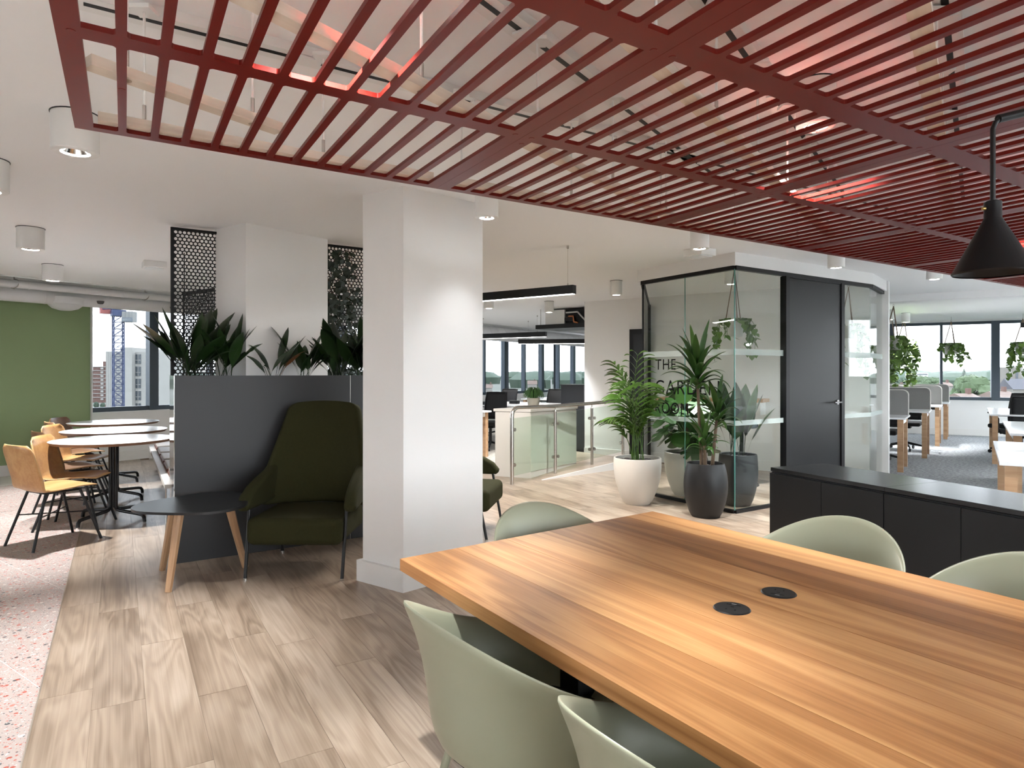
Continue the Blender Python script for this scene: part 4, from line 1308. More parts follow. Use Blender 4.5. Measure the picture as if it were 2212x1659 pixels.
for i, (x, y, z0, zt) in enumerate(posts):
    P0 = Vector((x, y))
    if i:
        pst = MB()
        pst.tube([RL(x, y, z0), RL(x, y, zt-.07)], .021, 14)
        pst.tube([RL(x, y, zt-.07), RL(x, y, zt-.05)], [.021, .008], 14)
        pst.tube([RL(x, y, zt-.05), RL(x, y, zt)], .007, 10)
        pst.build('post', STEEL, rl)
    if i < 3:
        P1 = Vector(posts[i+1][:2]); d = (P1-P0).normalized(); n = Vector((-d.y, d.x))*.005
        a, b = P0+d*.04, P1-d*.04
        z1 = posts[i+1][2]
        q = [(a-n, z0), (b-n, z1), (b+n, z1), (a+n, z0)]
        vv = [RL(p_.x, p_.y, zz+.10) for p_, zz in q]+[RL(p_.x, p_.y, zz+.80) for p_, zz in q]
        MB().add(vv, [(0,3,2,1), (4,5,6,7), (0,1,5,4), (1,2,6,5), (2,3,7,6), (3,0,4,7)]).build('glass_panel', RAILGLASS, rl)
        clampset(x, y, z0, 1, d); clampset(P1.x, P1.y, z1, -1, d)
sb = Vector((.235, 8.37)); s1 = Vector((-.455, .19)); s2 = Vector((.67, .83))
t = thing('storage_unit', 'cream white storage unit behind the glass railing', 'cabinet', (sb.x, sb.y, 0))
MB().prism([(0, 0), s2, s2+s1, s1], 0, .845).build('body', WHITELAM2, t)
f1, f2 = s1.normalized()*.015, s2.normalized()*.015
MB().prism([-f1-f2, s2-f1+f2, s2+s1+f1+f2, s1+f1-f2], .85, .885).build('top', WHITELAM2, t)
n1 = Vector((s2.y, -s2.x)).normalized()*.006
for k in range(2):
    a = s2*(.5*k)+f2*.3; b = s2*(.5*k+.5)-f2*.3
    MB().prism([a, b, b+n1, a+n1], .09, .83).build('door', WHITELAM2, t)
# grass pot on it
pp_ = sb+s1*.5+s2*.42
t = thing('grass_pot', 'small potted grass plant standing on the storage unit', 'plant', (pp_.x, pp_.y, .885))
MB().lathe([(0, 0), (.07, 0), (.09, .13), (.082, .13), (.065, .02), (0, .02)], 20).build('pot', mat('concrete_pot', (.38, .36, .30), .8, bump=.3, bscale=40), t)
rnd = random.Random(2); gm = MB()
for k in range(260):
    a = rnd.random()*6.283; s_ = rnd.uniform(.05, .13); h_ = rnd.uniform(.06, .16)
    path = [(.05*math.cos(a)*rnd.random(), .05*math.sin(a)*rnd.random(), .12), (s_*.6*math.cos(a), s_*.6*math.sin(a), .12+h_), (s_*math.cos(a), s_*math.sin(a), .12+h_*.75), (s_*1.15*math.cos(a), s_*1.15*math.sin(a), .12+h_*.2)]
    gm.tube(path, [.003, .003, .0025, .001], 3, caps=False)
o = gm.build('grass', L_GRASS, t); o['kind'] = 'stuff'
# dark tall cabinet at the wall end
p = W2a+Vector((-.33, .72))
t = thing('tall_cabinet', 'dark grey cabinet beside the end of the white wall', 'cabinet', (p.x, p.y, 0), math.atan2(B1.y, B1.x))
MB().box(-.45, 0, -.40, 0, .05, 1.13).build('body', CHAR, t)
MB().box(-.46, .01, -.41, .01, 1.13, 1.155).build('top', CHAR, t)
MB().box(-.43, -.02, -.38, -.02, 0, .05).build('plinth', BLACK, t)

# ================================================================== POTTED PLANTS AT THE GLASS ROOM
def pot(t, prof, m, topr, ztop, peb=PEB, seed=0):
    MB().lathe(prof, 40).build('pot', m, t)
    MB().lathe([(0, ztop-.045), (topr, ztop-.045)], 30).build('soil', SOIL, t)
    rnd = random.Random(seed); pm_ = MB()
    for k in range(70):
        a = rnd.random()*6.283; r = topr*math.sqrt(rnd.random())*.93
        s_ = rnd.uniform(.014, .028); ph = rnd.random()*3
        cx_, cy_, cz_ = r*math.cos(a), r*math.sin(a), ztop-.035
        vv = []
        for j, (rr, zz) in enumerate(((.6, -.4), (1, 0), (.6, .45))):
            vv += [(cx_+s_*rr*1.25*math.cos(ph+i*1.2566), cy_+s_*rr*.85*math.sin(ph+i*1.2566), cz_+s_*zz*.8) for i in range(5)]
        ff = [tuple(range(10, 15))]+[(j*5+i, j*5+(i+1) % 5, j*5+5+(i+1) % 5, j*5+5+i) for j in range(2) for i in range(5)]
        pm_.add(vv, ff, True)
    o = pm_.build('pebbles', peb, t); o['kind'] = 'stuff'
def egg(rb, rm, rt, h, zm, th=.018):
    pts = [(0, 0), (rb*.96, 0), (rb, .012)]
    for i in range(1, 15):
        q = i/14; z = .012+(h-.012)*q
        if z < zm: k = z/zm; r = rb+(rm-rb)*math.sin(k*math.pi/2)**.9
        else: k = (z-zm)/(h-zm); r = rm+(rt-rm)*k*k
        pts.append((r, z))
    pts += [(rt-th*.3, h+.004), (rt-th, h), (rt-th-.002, h-.06)]
    return pts
# palm
t = thing('potted_palm', 'feathery palm in the white pot outside the glass room', 'potted plant', (1.30, 6.77, 0))
pot(t, egg(.135, .245, .243, .475, .40), POTW, .215, .475, PEB, 1)
def frond_mesh(L_, bend, nl, wl, ll, seed):
    rnd = random.Random(seed); mb = MB()
    pts = []
    for i in range(15):
        s = i/14
        pts.append(Vector((L_*sum(math.sin(bend*(k/30*s)**2) for k in range(30))/30*s, 0, L_*sum(math.cos(bend*(k/30*s)**2) for k in range(30))/30*s)))
    mb.tube(pts, [.006*(1-.8*i/14)+.0012 for i in range(15)], 5)
    for k in range(nl):
        s = .42+.58*k/(nl-1); i = min(13, int(s*14)); f = s*14-i
        c = pts[i].lerp(pts[i+1], f); d = (pts[i+1]-pts[i]).normalized()
        for sd in (-1, 1):
            ln = ll*(math.sin(math.pi*(.22+.70*(s-.42)/.58))**.6)*rnd.uniform(.85, 1.1)
            out = (Vector((0, sd, 0))*.62+d*.85+Vector((0, 0, .05))).normalized()
            wv = Vector((0, 0, 1)).cross(out).normalized()*.8+Vector((0, 0, .5))*sd
            wv.normalize()
            vv, ff = [], []
            for j in range(7):
                q = j/6; p_ = c+out*ln*q+Vector((0, 0, -1))*ln*.55*q*q
                w_ = wl*math.sin(math.pi*min(.985, q*.88+.10))**.6*.5
                vv += [p_-wv*w_, p_+wv*w_]
            for j in range(6): ff.append((2*j, 2*j+1, 2*j+3, 2*j+2))
            mb.add(vv, ff, True)
    return mb.mesh('frond', L_PALM)
FR_ = [frond_mesh(1.12, .75, 9, .034, .46, 1), frond_mesh(1.0, 1.15, 9, .034, .44, 2), frond_mesh(.72, 1.6, 8, .032, .34, 3), frond_mesh(1.2, .4, 10, .034, .46, 4)]
rnd = random.Random(9)
for k in range(15):
    o = link('frond', FR_[[3, 0, 1, 0, 2][k % 5]], t, (rnd.uniform(-.06, .06), rnd.uniform(-.06, .06), .43), (0, rnd.uniform(0, .2), k*2.4+rnd.uniform(-.3, .3)))
    s = rnd.uniform(.82, 1.04)
    if math.cos(o.rotation_euler.z)*.845+math.sin(o.rotation_euler.z)*.534 > .25: s *= .66
    o.scale = (s, s, s)
# dracaena
t = thing('potted_dracaena', 'tall dracaena in the black egg-shaped pot', 'potted plant', (1.83, 6.17, 0))
pot(t, egg(.135, .203, .172, .50, .29), POTB, .155, .50, PALEPEB, 2)
DR_ = [blade_mesh(.40, .052, 1.0, .02, L_DRAC, fold=.35), blade_mesh(.36, .048, 1.7, .02, L_DRAC, fold=.35), blade_mesh(.42, .058, .35, .02, L_DRAC, fold=.35), blade_mesh(.33, .045, 2.2, .02, L_DRAC, fold=.35)]
for (cx_, cy_, h_, lean, nl, sc_) in ((-.035, .0, 1.36, (-.04, .02), 34, 1.12), (.07, .03, .97, (.06, .03), 24, .86), (-.02, -.06, .74, (-.01, -.01), 22, .80)):
    path = [(cx_, cy_, .44), (cx_+lean[0]*.5, cy_+lean[1]*.5, (.44+h_)/2), (cx_+lean[0], cy_+lean[1], h_)]
    MB().tube(path, [.018, .015, .013], 10).build('cane', CANE, t)
    for k in range(nl):
        q = k/nl
        me = DR_[2] if q > .85 else (DR_[0] if q > .5 else (DR_[1] if q > .22 else DR_[3]))
        o = link('leaf', me, t, (path[2][0], path[2][1], h_-.16*sc_+.20*sc_*q), (0, .85*(1-q)+.1, k*2.4))
        s = sc_*rnd.uniform(.85, 1.12)
        if math.cos(k*2.4)*.845+math.sin(k*2.4)*.534 > .45: s *= .78
        o.scale = (s, s, s)
# monstera inside
t = thing('potted_monstera', 'climbing monstera in the white pot behind the glass', 'potted plant', (1.93, 7.25, 0))
pot(t, egg(.13, .235, .233, .475, .40), POTW, .205, .475, PEB, 3)
def monstera_mesh(s_, notch):
    mb = MB(); pts = []
    N_ = 40
    for i in range(N_+1):
        a = -math.pi+2*math.pi*i/N_
        r = s_*(.62+.38*math.cos(a*.5)**2)*(1.0-.25*max(0, abs(a)-2.5))
        if notch and .5 < abs(a) < 2.4 and i % 4 == 0: r *= .5
        pts.append((r*math.cos(a)*1.2+s_*.35, r*math.sin(a), -.12*s_*(abs(a)/math.pi)**2-.18*s_*math.cos(a*.5)**4+.1*s_))
    mb.add([(0, 0, 0)]+pts, [(0, i+1, i+2) for i in range(N_)], True)
    return mb.mesh('leaf', L_MON)
MO = [monstera_mesh(.17, True), monstera_mesh(.145, True), monstera_mesh(.12, False)]
MB().tube([(0, 0, .42), (.01, 0, 1.22)], .026, 12).build('moss_pole', CANE, t)
rnd = random.Random(4)
for k in range(30):
    z = .48+.60*(k/29)**.9 if k > 8 else .46+rnd.uniform(.02, .2)
    a = k*2.4; r = rnd.uniform(.12, .27)
    e_ = Vector((r*math.cos(a), r*math.sin(a), z+rnd.uniform(.0, .12)))
    MB().tube([(0, 0, max(.44, z-.12)), (e_.x*.5, e_.y*.5, z+.06), tuple(e_)], .005, 6).build('stalk', STEM, t)
    link('leaf', rnd.choice(MO), t, tuple(e_), (rnd.uniform(-.4, .4), rnd.uniform(.35, 1.1), a))
# broad leaf plant in charcoal pot inside
t = thing('potted_aspidistra', 'upright broad-leaved plant in the ribbed charcoal pot inside the glass corner', 'potted plant', (2.32, 6.70, 0))
pot(t, egg(.125, .195, .185, .52, .33), POTG, .165, .52, PEB, 4)
BR = [blade_mesh(.80, .17, .22, .38, L_ASP, twist=.25), blade_mesh(.70, .16, .45, .38, L_ASP, twist=-.3), blade_mesh(.62, .15, .7, .35, L_ASP, twist=.2)]
rnd = random.Random(12)
for k in range(17):
    link('leaf', BR[k % 3], t, (rnd.uniform(-.07, .07), rnd.uniform(-.07, .07), .47), (0, rnd.uniform(0, .28), k*2.4))

# ---- hanging planters
def heart(mb, c, s_, a, tilt, rnd):
    d = Vector((math.cos(a), math.sin(a), 0)); side = Vector((-d.y, d.x, 0))
    dn = (d*math.cos(tilt)+Vector((0, 0, -1))*math.sin(tilt)).normalized()
    c = Vector(c)
    pts = [c, c+side*s_*.5-dn*s_*.05, c+side*s_*.62+dn*s_*.35, c+side*s_*.35+dn*s_*.85, c+dn*s_*1.35, c-side*s_*.35+dn*s_*.85, c-side*s_*.62+dn*s_*.35, c-side*s_*.5-dn*s_*.05]
    mb.add(pts, [(0, 1, 2, 3, 4), (0, 4, 5, 6, 7)], False)
def hanging(x, y, zc, ztop, pr, ph, label, trail, nv, ls, seed, m=L_POT):
    t = thing('hanging_planter', label, 'hanging plant', (x, y, zc), 0, 'hanging planters')
    MB().lathe([(0, 0), (pr*.8, 0), (pr*.9, .012), (pr, ph), (pr*.9, ph), (pr*.82, .02), (0, .02)], 26).build('pot', POTS, t)
    MB().lathe([(0, ph-.02), (pr*.9, ph-.02)], 20).build('soil', SOIL, t)
    H_ = ztop-zc
    for k in range(3):
        a = k*2.094+.5
        MB().tube([(pr*math.cos(a), pr*math.sin(a), ph-.01), (0, 0, H_-.10)], .005 if y < 9 else .0085, 6).build('string', STRAP, t)
    MB().tube([(.014*math.cos(q*.5236), 0, H_-.085+.014*math.sin(q*.5236)) for q in range(12)], .0025, 6, closed=True).build('ring', STEEL, t)
    MB().tube([(0, 0, H_-.07), (0, 0, H_)], .003, 6).build('hook', STEEL, t)
    rnd = random.Random(seed)
    for k in range(nv):
        a = k*2.4+rnd.uniform(-.4, .4); ln = trail*rnd.uniform(.25, 1.0)
        p_ = Vector((pr*.6*math.cos(a), pr*.6*math.sin(a), ph)); pts = [p_.copy()]
        d = Vector((math.cos(a)*.8, math.sin(a)*.8, .7))
        lf = MB(); tot = 0
        step = .045
        while tot < ln:
            p_ = p_+d.normalized()*step; pts.append(p_.copy()); tot += step
            d = (d*.72+Vector((rnd.uniform(-.3, .3), rnd.uniform(-.3, .3), -.55)))
            for q in range(1 if rnd.random() < .6 else 2):
                heart(lf, p_+Vector((rnd.uniform(-.02, .02), rnd.uniform(-.02, .02), 0)), ls*rnd.uniform(.7, 1.15), rnd.random()*6.283, rnd.uniform(.3, 1.4), rnd)
        lf.tube(pts, .0025, 5)
        lf.build('trailing_stem', m, t)
hanging(2.27, 6.66, 1.72, CH, .092, .155, 'grey hanging pot with pothos just inside the glass corner', .55, 11, .055, 1, leafmat('pothos_dark', (.02, .06, .015), (.12, .22, .04)))
hanging(4.15, 8.05, 1.78, CH, .09, .15, 'hanging pothos seen through the glass beside the black door', .75, 7, .05, 2)
hanging(6.05, 10.35, 1.72, CH, .12, .19, 'yellowish hanging pothos against the white wall end', .8, 14, .07, 3)
hanging(7.72, 12.85, 1.78, CH, .11, .20, 'hanging pothos with the longest trails and a pale pot', 1.15, 16, .085, 4)
hanging(7.15, 12.3, 1.80, CH, .11, .19, 'hanging pothos half hidden between two others at the window', .7, 11, .08, 8)
hanging(9.05, 13.45, 1.74, CH, .12, .2, 'round hanging pothos in front of the window mullion', .55, 17, .08, 5)
hanging(9.98, 12.75, 1.72, CH, .13, .21, 'hanging pothos cut off by the edge of the photo', .95, 16, .08, 6)

# ================================================================== DESKS
def desk(p, w_, d_, label, split=False, screen_lab=None, rz=0.0, group='white desks'):
    """local x along the desk (away from its visible end), local y towards its rear"""
    t = thing('office_desk', label, 'desk', (p[0], p[1], 0), rz, group)
    if split:
        MB().box(0, w_, 0, d_/2-.006, .72, .745).build('desk_top', WHITELAM, t, bevel=.002)
        MB().box(0, w_, d_/2+.006, d_, .72, .745).build('desk_top', WHITELAM, t, bevel=.002)
    else:
        MB().box(0, w_, 0, d_, .72, .745).build('desk_top', WHITELAM, t, bevel=.002)
    for x in (.03, w_-.10):
        MB().box(x, x+.07, .05, .12, 0, .715).build('leg', LEGWOOD, t)
        MB().box(x, x+.07, d_-.12, d_-.05, 0, .715).build('leg', LEGWOOD, t)
        MB().box(x+.01, x+.06, .12, d_-.12, .65, .715).build('end_rail', WHITEMET, t)
    MB().box(.1, w_-.1, d_*.5-.06, d_*.5+.06, .66, .715).build('cable_tray', BLACKM, t)
    return t
def privacy_screen(p, w_, rz, label):
    t = thing('desk_screen', label, 'desk screen', (p[0], p[1], .745), rz, 'grey felt desk screens')
    pts = []
    h_, r_ = .36, .07
    pts = [(0, 0)]+[(r_-r_*math.cos(q*R(15)), h_-r_+r_*math.sin(q*R(15))) for q in range(7)]+[(w_, h_), (w_, 0)]
    def ext(y0, y1, pp__):
        m = MB(); n = len(pp__)
        m.add([(a, y0, b) for a, b in pp__]+[(a, y1, b) for a, b in pp__], [tuple(range(n)), tuple(range(2*n-1, n-1, -1))]+[((i+1) % n, i, n+i, n+(i+1) % n) for i in range(n)])
        return m
    ext(-.012, .012, [(a*.995+.006, b-.006 if b > .1 else b) for a, b in pts]).build('felt_panel', GREYFELT, t)
    MB().tube([(a, 0, b) for a, b in pts[:-1]], .009, 8).build('edge_band', mat('pale_edge', (.55, .53, .5), .5), t)
    return t
# left group, visible end at the aisle; desks run away to the left behind the glass room
e_in = Vector((-.817, .577))
rzl = math.atan2(e_in.y, e_in.x)
dl_pos = [(5.30, 8.79), (6.55, 10.25), (7.86, 11.95), (8.84, 13.2)]
nm = ['nearest', 'second', 'third', 'farthest']
for k, p in enumerate(dl_pos):
    # local y = rot90(e_in) = (-.577,-.817): towards the camera, so start from the rear corner
    q = Vector(p)+B2*.82
    desk(q, 1.5, .82, 'white desk with oak legs, %s in the row beside the glass room' % nm[k], rz=rzl)
    s_ = Vector(p)+B2*.76
    privacy_screen(s_+e_in*.02, 1.46, rzl, 'grey rounded desk screen, %s in the row beside the glass room' % nm[k])
# right group, double benches running out of frame to the right
rzr = math.atan2(-e_in.y, -e_in.x)
for k, (a, b) in enumerate((((3.33, 4.46), 1.68), ((5.02, 6.58), 2.05), ((7.07, 9.66), 2.15))):
    desk(a, 3.0, b, ['white double desk right behind the black cabinets', 'white double desk second behind the black cabinets', 'white double desk nearest the window at the aisle'][k], True, rz=rzr)
    c = Vector(a)+B2*(b*.5-.08)-e_in*.30
    t = thing('desk_power_box', ['black power box on the desk behind the cabinets', 'black power box on the second double desk', 'black power box on the double desk at the window'][k], 'power box', (c.x, c.y, .745), rzr, 'black desk power boxes')
    MB().box(0, .30, 0, .12, .0, .075).build('housing', BLACK, t, bevel=.012)
    MB().box(.03, .27, -.001, .002, .015, .055).build('socket_strip', BLACKM, t)

# ---- office chairs (face local +x)
def office_chair():
    t = empty('office_chair')
    for k in range(5):
        a = k*1.2566+.3
        lg = MB().tube([(.03*math.cos(a), .03*math.sin(a), .13), (.30*math.cos(a), .30*math.sin(a), .075)], [.022, .014], 8).build('base_leg', BLACK, t)
        MB().tube([(.30*math.cos(a)-.012*math.sin(a), .30*math.sin(a)+.012*math.cos(a), .032), (.30*math.cos(a)+.012*math.sin(a), .30*math.sin(a)-.012*math.cos(a), .032)], .030, 12).build('caster', BLACKM, lg)
    MB().tube([(0, 0, .11), (0, 0, .40)], .026, 12).build('gas_lift', BLACKM, t)
    MB().box(-.11, .11, -.09, .09, .385, .425).build('mechanism', BLACK, t, bevel=.01)
    MB().box(-.22, .25, -.24, .24, .43, .50).build('seat', DARKPAD, t, bevel=.025)
    path = [(-.1, 0, .40), (-.26, 0, .42), (-.31, 0, .52), (-.29, 0, .66)]
    MB().tube(path, .02, 10).build('back_bar', BLACK, t)
    def bk_(u, v):
        y = (u-.5)*2*(.215-.02*v); z = .53+.47*v
        return (-.265-.06*(v-.35)**2*2-.03*v+.035*abs((u-.5)*2)**2, y, z)
    b = MB().grid(bk_, 9, 11, True).build('mesh_back', MESHBLK, t, solid=.006)
    fp = [bk_(0, q/8) for q in range(9)]+[bk_(q/8, 1) for q in range(1, 9)]+[bk_(1, 1-q/8) for q in range(1, 9)]+[bk_(1-q/8, 0) for q in range(1, 8)]
    MB().tube(fp, .012, 8, closed=True).build('back_frame', BLACK, t)
    for s in (-1, 1):
        MB().tube([(-.02, s*.25, .44), (-.03, s*.29, .50), (-.03, s*.29, .66), (.0, s*.29, .675), (.16, s*.28, .68)], .014, 8).build('armrest', BLACK, t)
    return t
oc = office_chair()
oc_used = [0]
def place_oc(x, y, deg, label):
    t = oc if not oc_used[0] else copy_tree(oc)
    oc_used[0] = 1
    t.location = (x, y, 0); t.rotation_euler = (0, 0, R(deg))
    return tag(t, label, 'office chair', 'black mesh office chairs')
place_oc(5.60, 9.93, 234, 'black office chair tucked under the nearest desk beside the glass room')
place_oc(6.93, 11.5, 234, 'black office chair tucked under the second desk beside the glass room')
place_oc(7.6, 9.75, 70, 'black office chair drawn up to the double desk at the window')
place_oc(8.35, 10.9, 200, 'black office chair with raised armrest before the right-hand window')
place_oc(5.15, 6.05, 60, 'black office chair under the second double desk')
# far office behind the railing
far_d = [((-.45, 10.25), 'oak legged white desk just behind the square column'), ]
t = desk((-.33, 10.55), 1.6, .8, 'oak legged white desk peeping out behind the square column', rz=rzl+math.pi*.0)
t = desk((1.5, 12.75), 3.2, 1.5, 'long white desk behind the storage unit', True, rz=rzl)
t = desk((3.2, 15.2), 2.6, 1.5, 'white desk by the far windows', True, rz=rzl)
place_oc(-.38, 11.55, 250, 'black mesh office chair half hidden by the square column')
place_oc(-.22, 13.9, 235, 'black mesh office chair nearest the far windows')
place_oc(.78, 13.75, 235, 'black mesh office chair right of the potted grass')
for k, (x, y) in enumerate(((-.55, 12.6), (.05, 12.9), (1.95, 14.9))):
    t = thing('desk_power_box', ['small black power box behind the column edge', 'small black power box on the long white desk', 'small black power box by the far windows'][k], 'power box', (x, y, .745), rzl, 'black desk power boxes')
    MB().box(-.1, .1, -.05, .05, 0, .065).build('housing', BLACK, t, bevel=.012)
    MB().box(-.07, .07, -.053, -.049, .012, .05).build('socket_strip', mat('brown_strip', (.16, .10, .06), .5), t)
# duct and air unit of the far office
duct(FL(6.6, 1.3), FL(15.5, 1.3), .17, 2.30, 'air_duct', 'fat ribbed white duct along the far windows', rib_gap=.3)
duct(FL(8.6, 3.6), FL(13.6, 3.0), .03, 2.44, 'service_pipe', 'thin white pipe under the far office ceiling', rib_gap=2.0)
ap = Vector((.72, 12.0))
t = thing('fan_coil_unit', 'exposed black air conditioning unit under the far ceiling', 'air conditioner', (ap.x, ap.y, 2.15), math.atan2(-e_in.y, -e_in.x))
MB().box(-.18, 1.6, -.25, .55, .0, .075).build('tray', BLACKM, t)
MB().box(.0, .40, -.2, .5, .075, .33).build('plenum', WHITEMET, t)
MB().box(.42, 1.6, -.2, .5, .075, .33).build('housing', BLACK, t)
MB().tube([(.50, -.22, .20), (.60, -.24, .20), (.62, -.24, .10), (.70, -.24, .08)], .018, 8).build('copper_pipe', COPPER, t)
MB().tube([(.45, -.22, .27), (.7, -.26, .27), (.85, -.26, .12)], .015, 8).build('hose', mat('grey_hose', (.5, .5, .5), .5), t)
MB().tube([(.44, -.215, .15), (.60, -.215, .15)], .05, 10).build('valve', BLACKM, t)
MB().tube([(-.1, -.2, .075), (-.1, -.2, .36)], .006, 6).build('hanger', STEEL, t)
MB().tube([(1.2, -.2, .3), (1.2, -.2, .36)], .006, 6).build('hanger', STEEL, t)
# glazed fins / partition posts in front of the far windows
for k, tt_ in enumerate((9.9, 12.3, 14.2)):
    p = FL(tt_, .55)
    t = thing('glass_partition', ['clear glass partition fin behind the column edge', 'clear glass partition fin in the middle of the far windows', 'clear glass partition fin beside the white wall end'][k], 'glass partition', (p.x, p.y, 0), math.atan2(B2.y, B2.x)+R(35), 'glass fins in the far office')
    MB().box(0, 1.1, -.006, .006, .01, 2.3).build('pane', glassmat('pale_glass', (.80, .86, .85), 1.5), t)
    MB().box(-.03, 0, -.03, .03, 0, 2.5).build('post', FRAMEGREY, t)

# ================================================================== OUTSIDE
GND = -22.0
grm = carpetmat('town_ground', [(.03, .045, .025), (.10, .095, .085)], .05)
m = MB(); N_ = 48
m.add([(0, 600, GND)]+[(5200*math.cos(2*math.pi*k/N_), 600+5200*math.sin(2*math.pi*k/N_), GND) for k in range(N_)], [(0, 1+k, 1+(k+1) % N_) for k in range(N_)])
struct(m.build('ground_outside', grm))
def ext_at(u, Y): return (u-CX)/FPX*Y
def zat(v, Y): return EYE-(v-HY)/FPX*Y
CONC = mat('pale_concrete', (.25, .245, .23), .8, vary=.08, vscale=.2)
BRICK = mat('red_brick', (.10, .055, .045), .85, vary=.1, vscale=.5)
DARKWIN = mat('dark_window', (.045, .055, .065), .2)
CRBLUE = mat('crane_blue', (.018, .03, .085), .5)
# concrete tower
Y = 159.0
def tx_(u): return ext_at(u, Y)
tw = thing('tower_block', 'pale concrete tower with a column of dark windows', 'building', ((tx_(228.6)+tx_(340))/2, Y, GND))
ox = tw.location.x
MB().box(tx_(228.6)-ox, tx_(270)-ox, 0, 14, 0, zat(759, Y)-GND).build('wall', CONC, tw)
MB().box(tx_(268)-ox, tx_(292.6)-ox, -1.5, 14, 0, zat(751, Y)-GND).build('wall', CONC, tw)
MB().box(tx_(292.6)-ox, tx_(341)-ox, 0, 14, 0, zat(760.5, Y)-GND).build('wall', CONC, tw)
for k in range(7):
    v = 765.5+26.4*k
    x0, x1 = tx_(293.3)-ox, tx_(304.6)-ox
    z1, z0 = zat(v, Y)-GND, zat(v+20, Y)-GND
    wdw = MB().box(x0, x1, -.12, .02, z0, z1).build('window', DARKWIN, tw)
    MB().box((x0+x1)/2-.05, (x0+x1)/2+.05, -.2, -.1, z0, z1).build('glazing_bar', CONC, wdw)
    MB().box(x0, x1, -.2, -.1, z0+(z1-z0)*.35, z0+(z1-z0)*.35+.12).build('glazing_bar', CONC, wdw)
for k in range(9):
    x = tx_(229+4.5*k)-ox
    MB().box(x, x+.06, -.06, .02, 0, zat(759, Y)-GND).build('rib', CONC, tw)
# brick block
Y = 516.0
tw = thing('brick_block', 'red brick apartment block with white floor bands behind the crane', 'building', (ext_at(214, Y), Y, GND)); ox = tw.location.x
MB().box(ext_at(200.5, Y)-ox, ext_at(229, Y)-ox, 0, 20, 0, zat(792, Y)-GND).build('wall', BRICK, tw)
MB().box(ext_at(219, Y)-ox, ext_at(229, Y)-ox, 2, 20, 0, zat(780.5, Y)-GND).build('stair_tower', BRICK, tw)
for k in range(9):
    z = zat(792+8.25*k, Y)-GND
    MB().box(ext_at(200.5, Y)-ox, ext_at(229, Y)-ox, -.5, .1, z-.35, z+.1).build('floor_band', CONC, tw)
    MB().box(ext_at(218.5, Y)-ox, ext_at(224, Y)-ox, -.8, .1, z-2.2, z-.7).build('balcony', CONC, tw)
# crane
Y = 118.0
cr = thing('tower_crane', 'blue lattice tower crane with pale counterweights', 'crane', (ext_at(255.5, Y), Y, GND), R(40))
hw_ = (26/FPX*Y)/2/1.38
ztop = zat(681, Y)-GND
m = MB()
for sx_ in (-1, 1):
    for sy_ in (-1, 1):
        m.tube([(sx_*hw_, sy_*hw_, 0), (sx_*hw_, sy_*hw_, ztop)], .12, 6)
z = 2.0; nst = int(ztop/1.25)
for k in range(nst):
    z0, z1 = ztop-1.25*(k+1), ztop-1.25*k
    if z1 < 8: break
    c4 = [(-hw_, -hw_), (hw_, -hw_), (hw_, hw_), (-hw_, hw_)]
    for i in range(4):
        a, b = c4[i], c4[(i+1) % 4]
        m.tube([(*a, z1), (*b, z1)], .045, 4, caps=False)
        if k % 2: a, b = b, a
        m.tube([(*a, z0), (*b, z1)], .045, 4, caps=False)
        m.tube([(*b, z0), (*a, z1)], .04, 4, caps=False)
m.build('mast', CRBLUE, cr)
MB().box(-1.1, 1.1, -1.1, 1.1, ztop-.2, ztop+.9).build('slew_ring', CRBLUE, cr)
jm = MB()
jd = Vector((.77, -.64, 0))            # counter-jib, points to the right in view
for off in (-.5, .5):
    jm.tube([(-3*jd.x-off*jd.y, -3*jd.y+off*jd.x, ztop+1.1), (3.6*jd.x-off*jd.y, 3.6*jd.y+off*jd.x, ztop+1.1)], .09, 6)
    jm.tube([(-3*jd.x-off*jd.y, -3*jd.y+off*jd.x, ztop+2.1), (3.6*jd.x-off*jd.y, 3.6*jd.y+off*jd.x, ztop+2.1)], .06, 6)
for k in range(12):
    q = -3+.55*k
    jm.tube([(q*jd.x, q*jd.y, ztop+1.1), ((q+.55)*jd.x, (q+.55)*jd.y, ztop+2.1)], .05, 4)
jm.build('counter_jib', CRBLUE, cr)
for k in range(3):
    q = 1.35+.66*k
    MB().add([(jd.x*(q+dx)-jd.y*dy, jd.y*(q+dx)+jd.x*dy, zz) for zz in (ztop-1.25, ztop+.62) for dx, dy in ((-.31, -.7), (.31, -.7), (.31, .7), (-.31, .7))],
             [(0,3,2,1), (4,5,6,7), (0,1,5,4), (1,2,6,5), (2,3,7,6), (3,0,4,7)]).build('counterweight', mat('pale_ballast', (.17, .17, .165), .7), cr)
q0, q1 = 1.05, 3.0
bn = [(jd.x*q-jd.y*dy, jd.y*q+jd.x*dy, zz) for zz in (ztop-1.22, ztop-.45) for q, dy in ((q0, -.78), (q1, -.78), (q1, -.70), (q0, -.70))]
bo = MB().add(bn, [(0,3,2,1), (4,5,6,7), (0,1,5,4), (1,2,6,5), (2,3,7,6), (3,0,4,7)]).build('banner', mat('banner_blue_grey', (.09, .11, .13), .6), cr)
me = text_mesh('HENLEY', 1.5, .38, 'lettering'); me.materials.append(mat('white_print', (.3, .3, .3), .6))
bside = Vector((jd.y, -jd.x, 0))
pp = Vector((jd.x*(q0+.22), jd.y*(q0+.22), ztop-1.03))+bside*.80
link('lettering', me, cr, tuple(pp), (R(90), 0, math.atan2(jd.y, jd.x)), solid=.01)
MB().box(-2.6, -1.0, 1.2, 2.4, ztop+.3, ztop+1.4).build('cab', mat('crane_red', (.25, .07, .06), .6), cr)

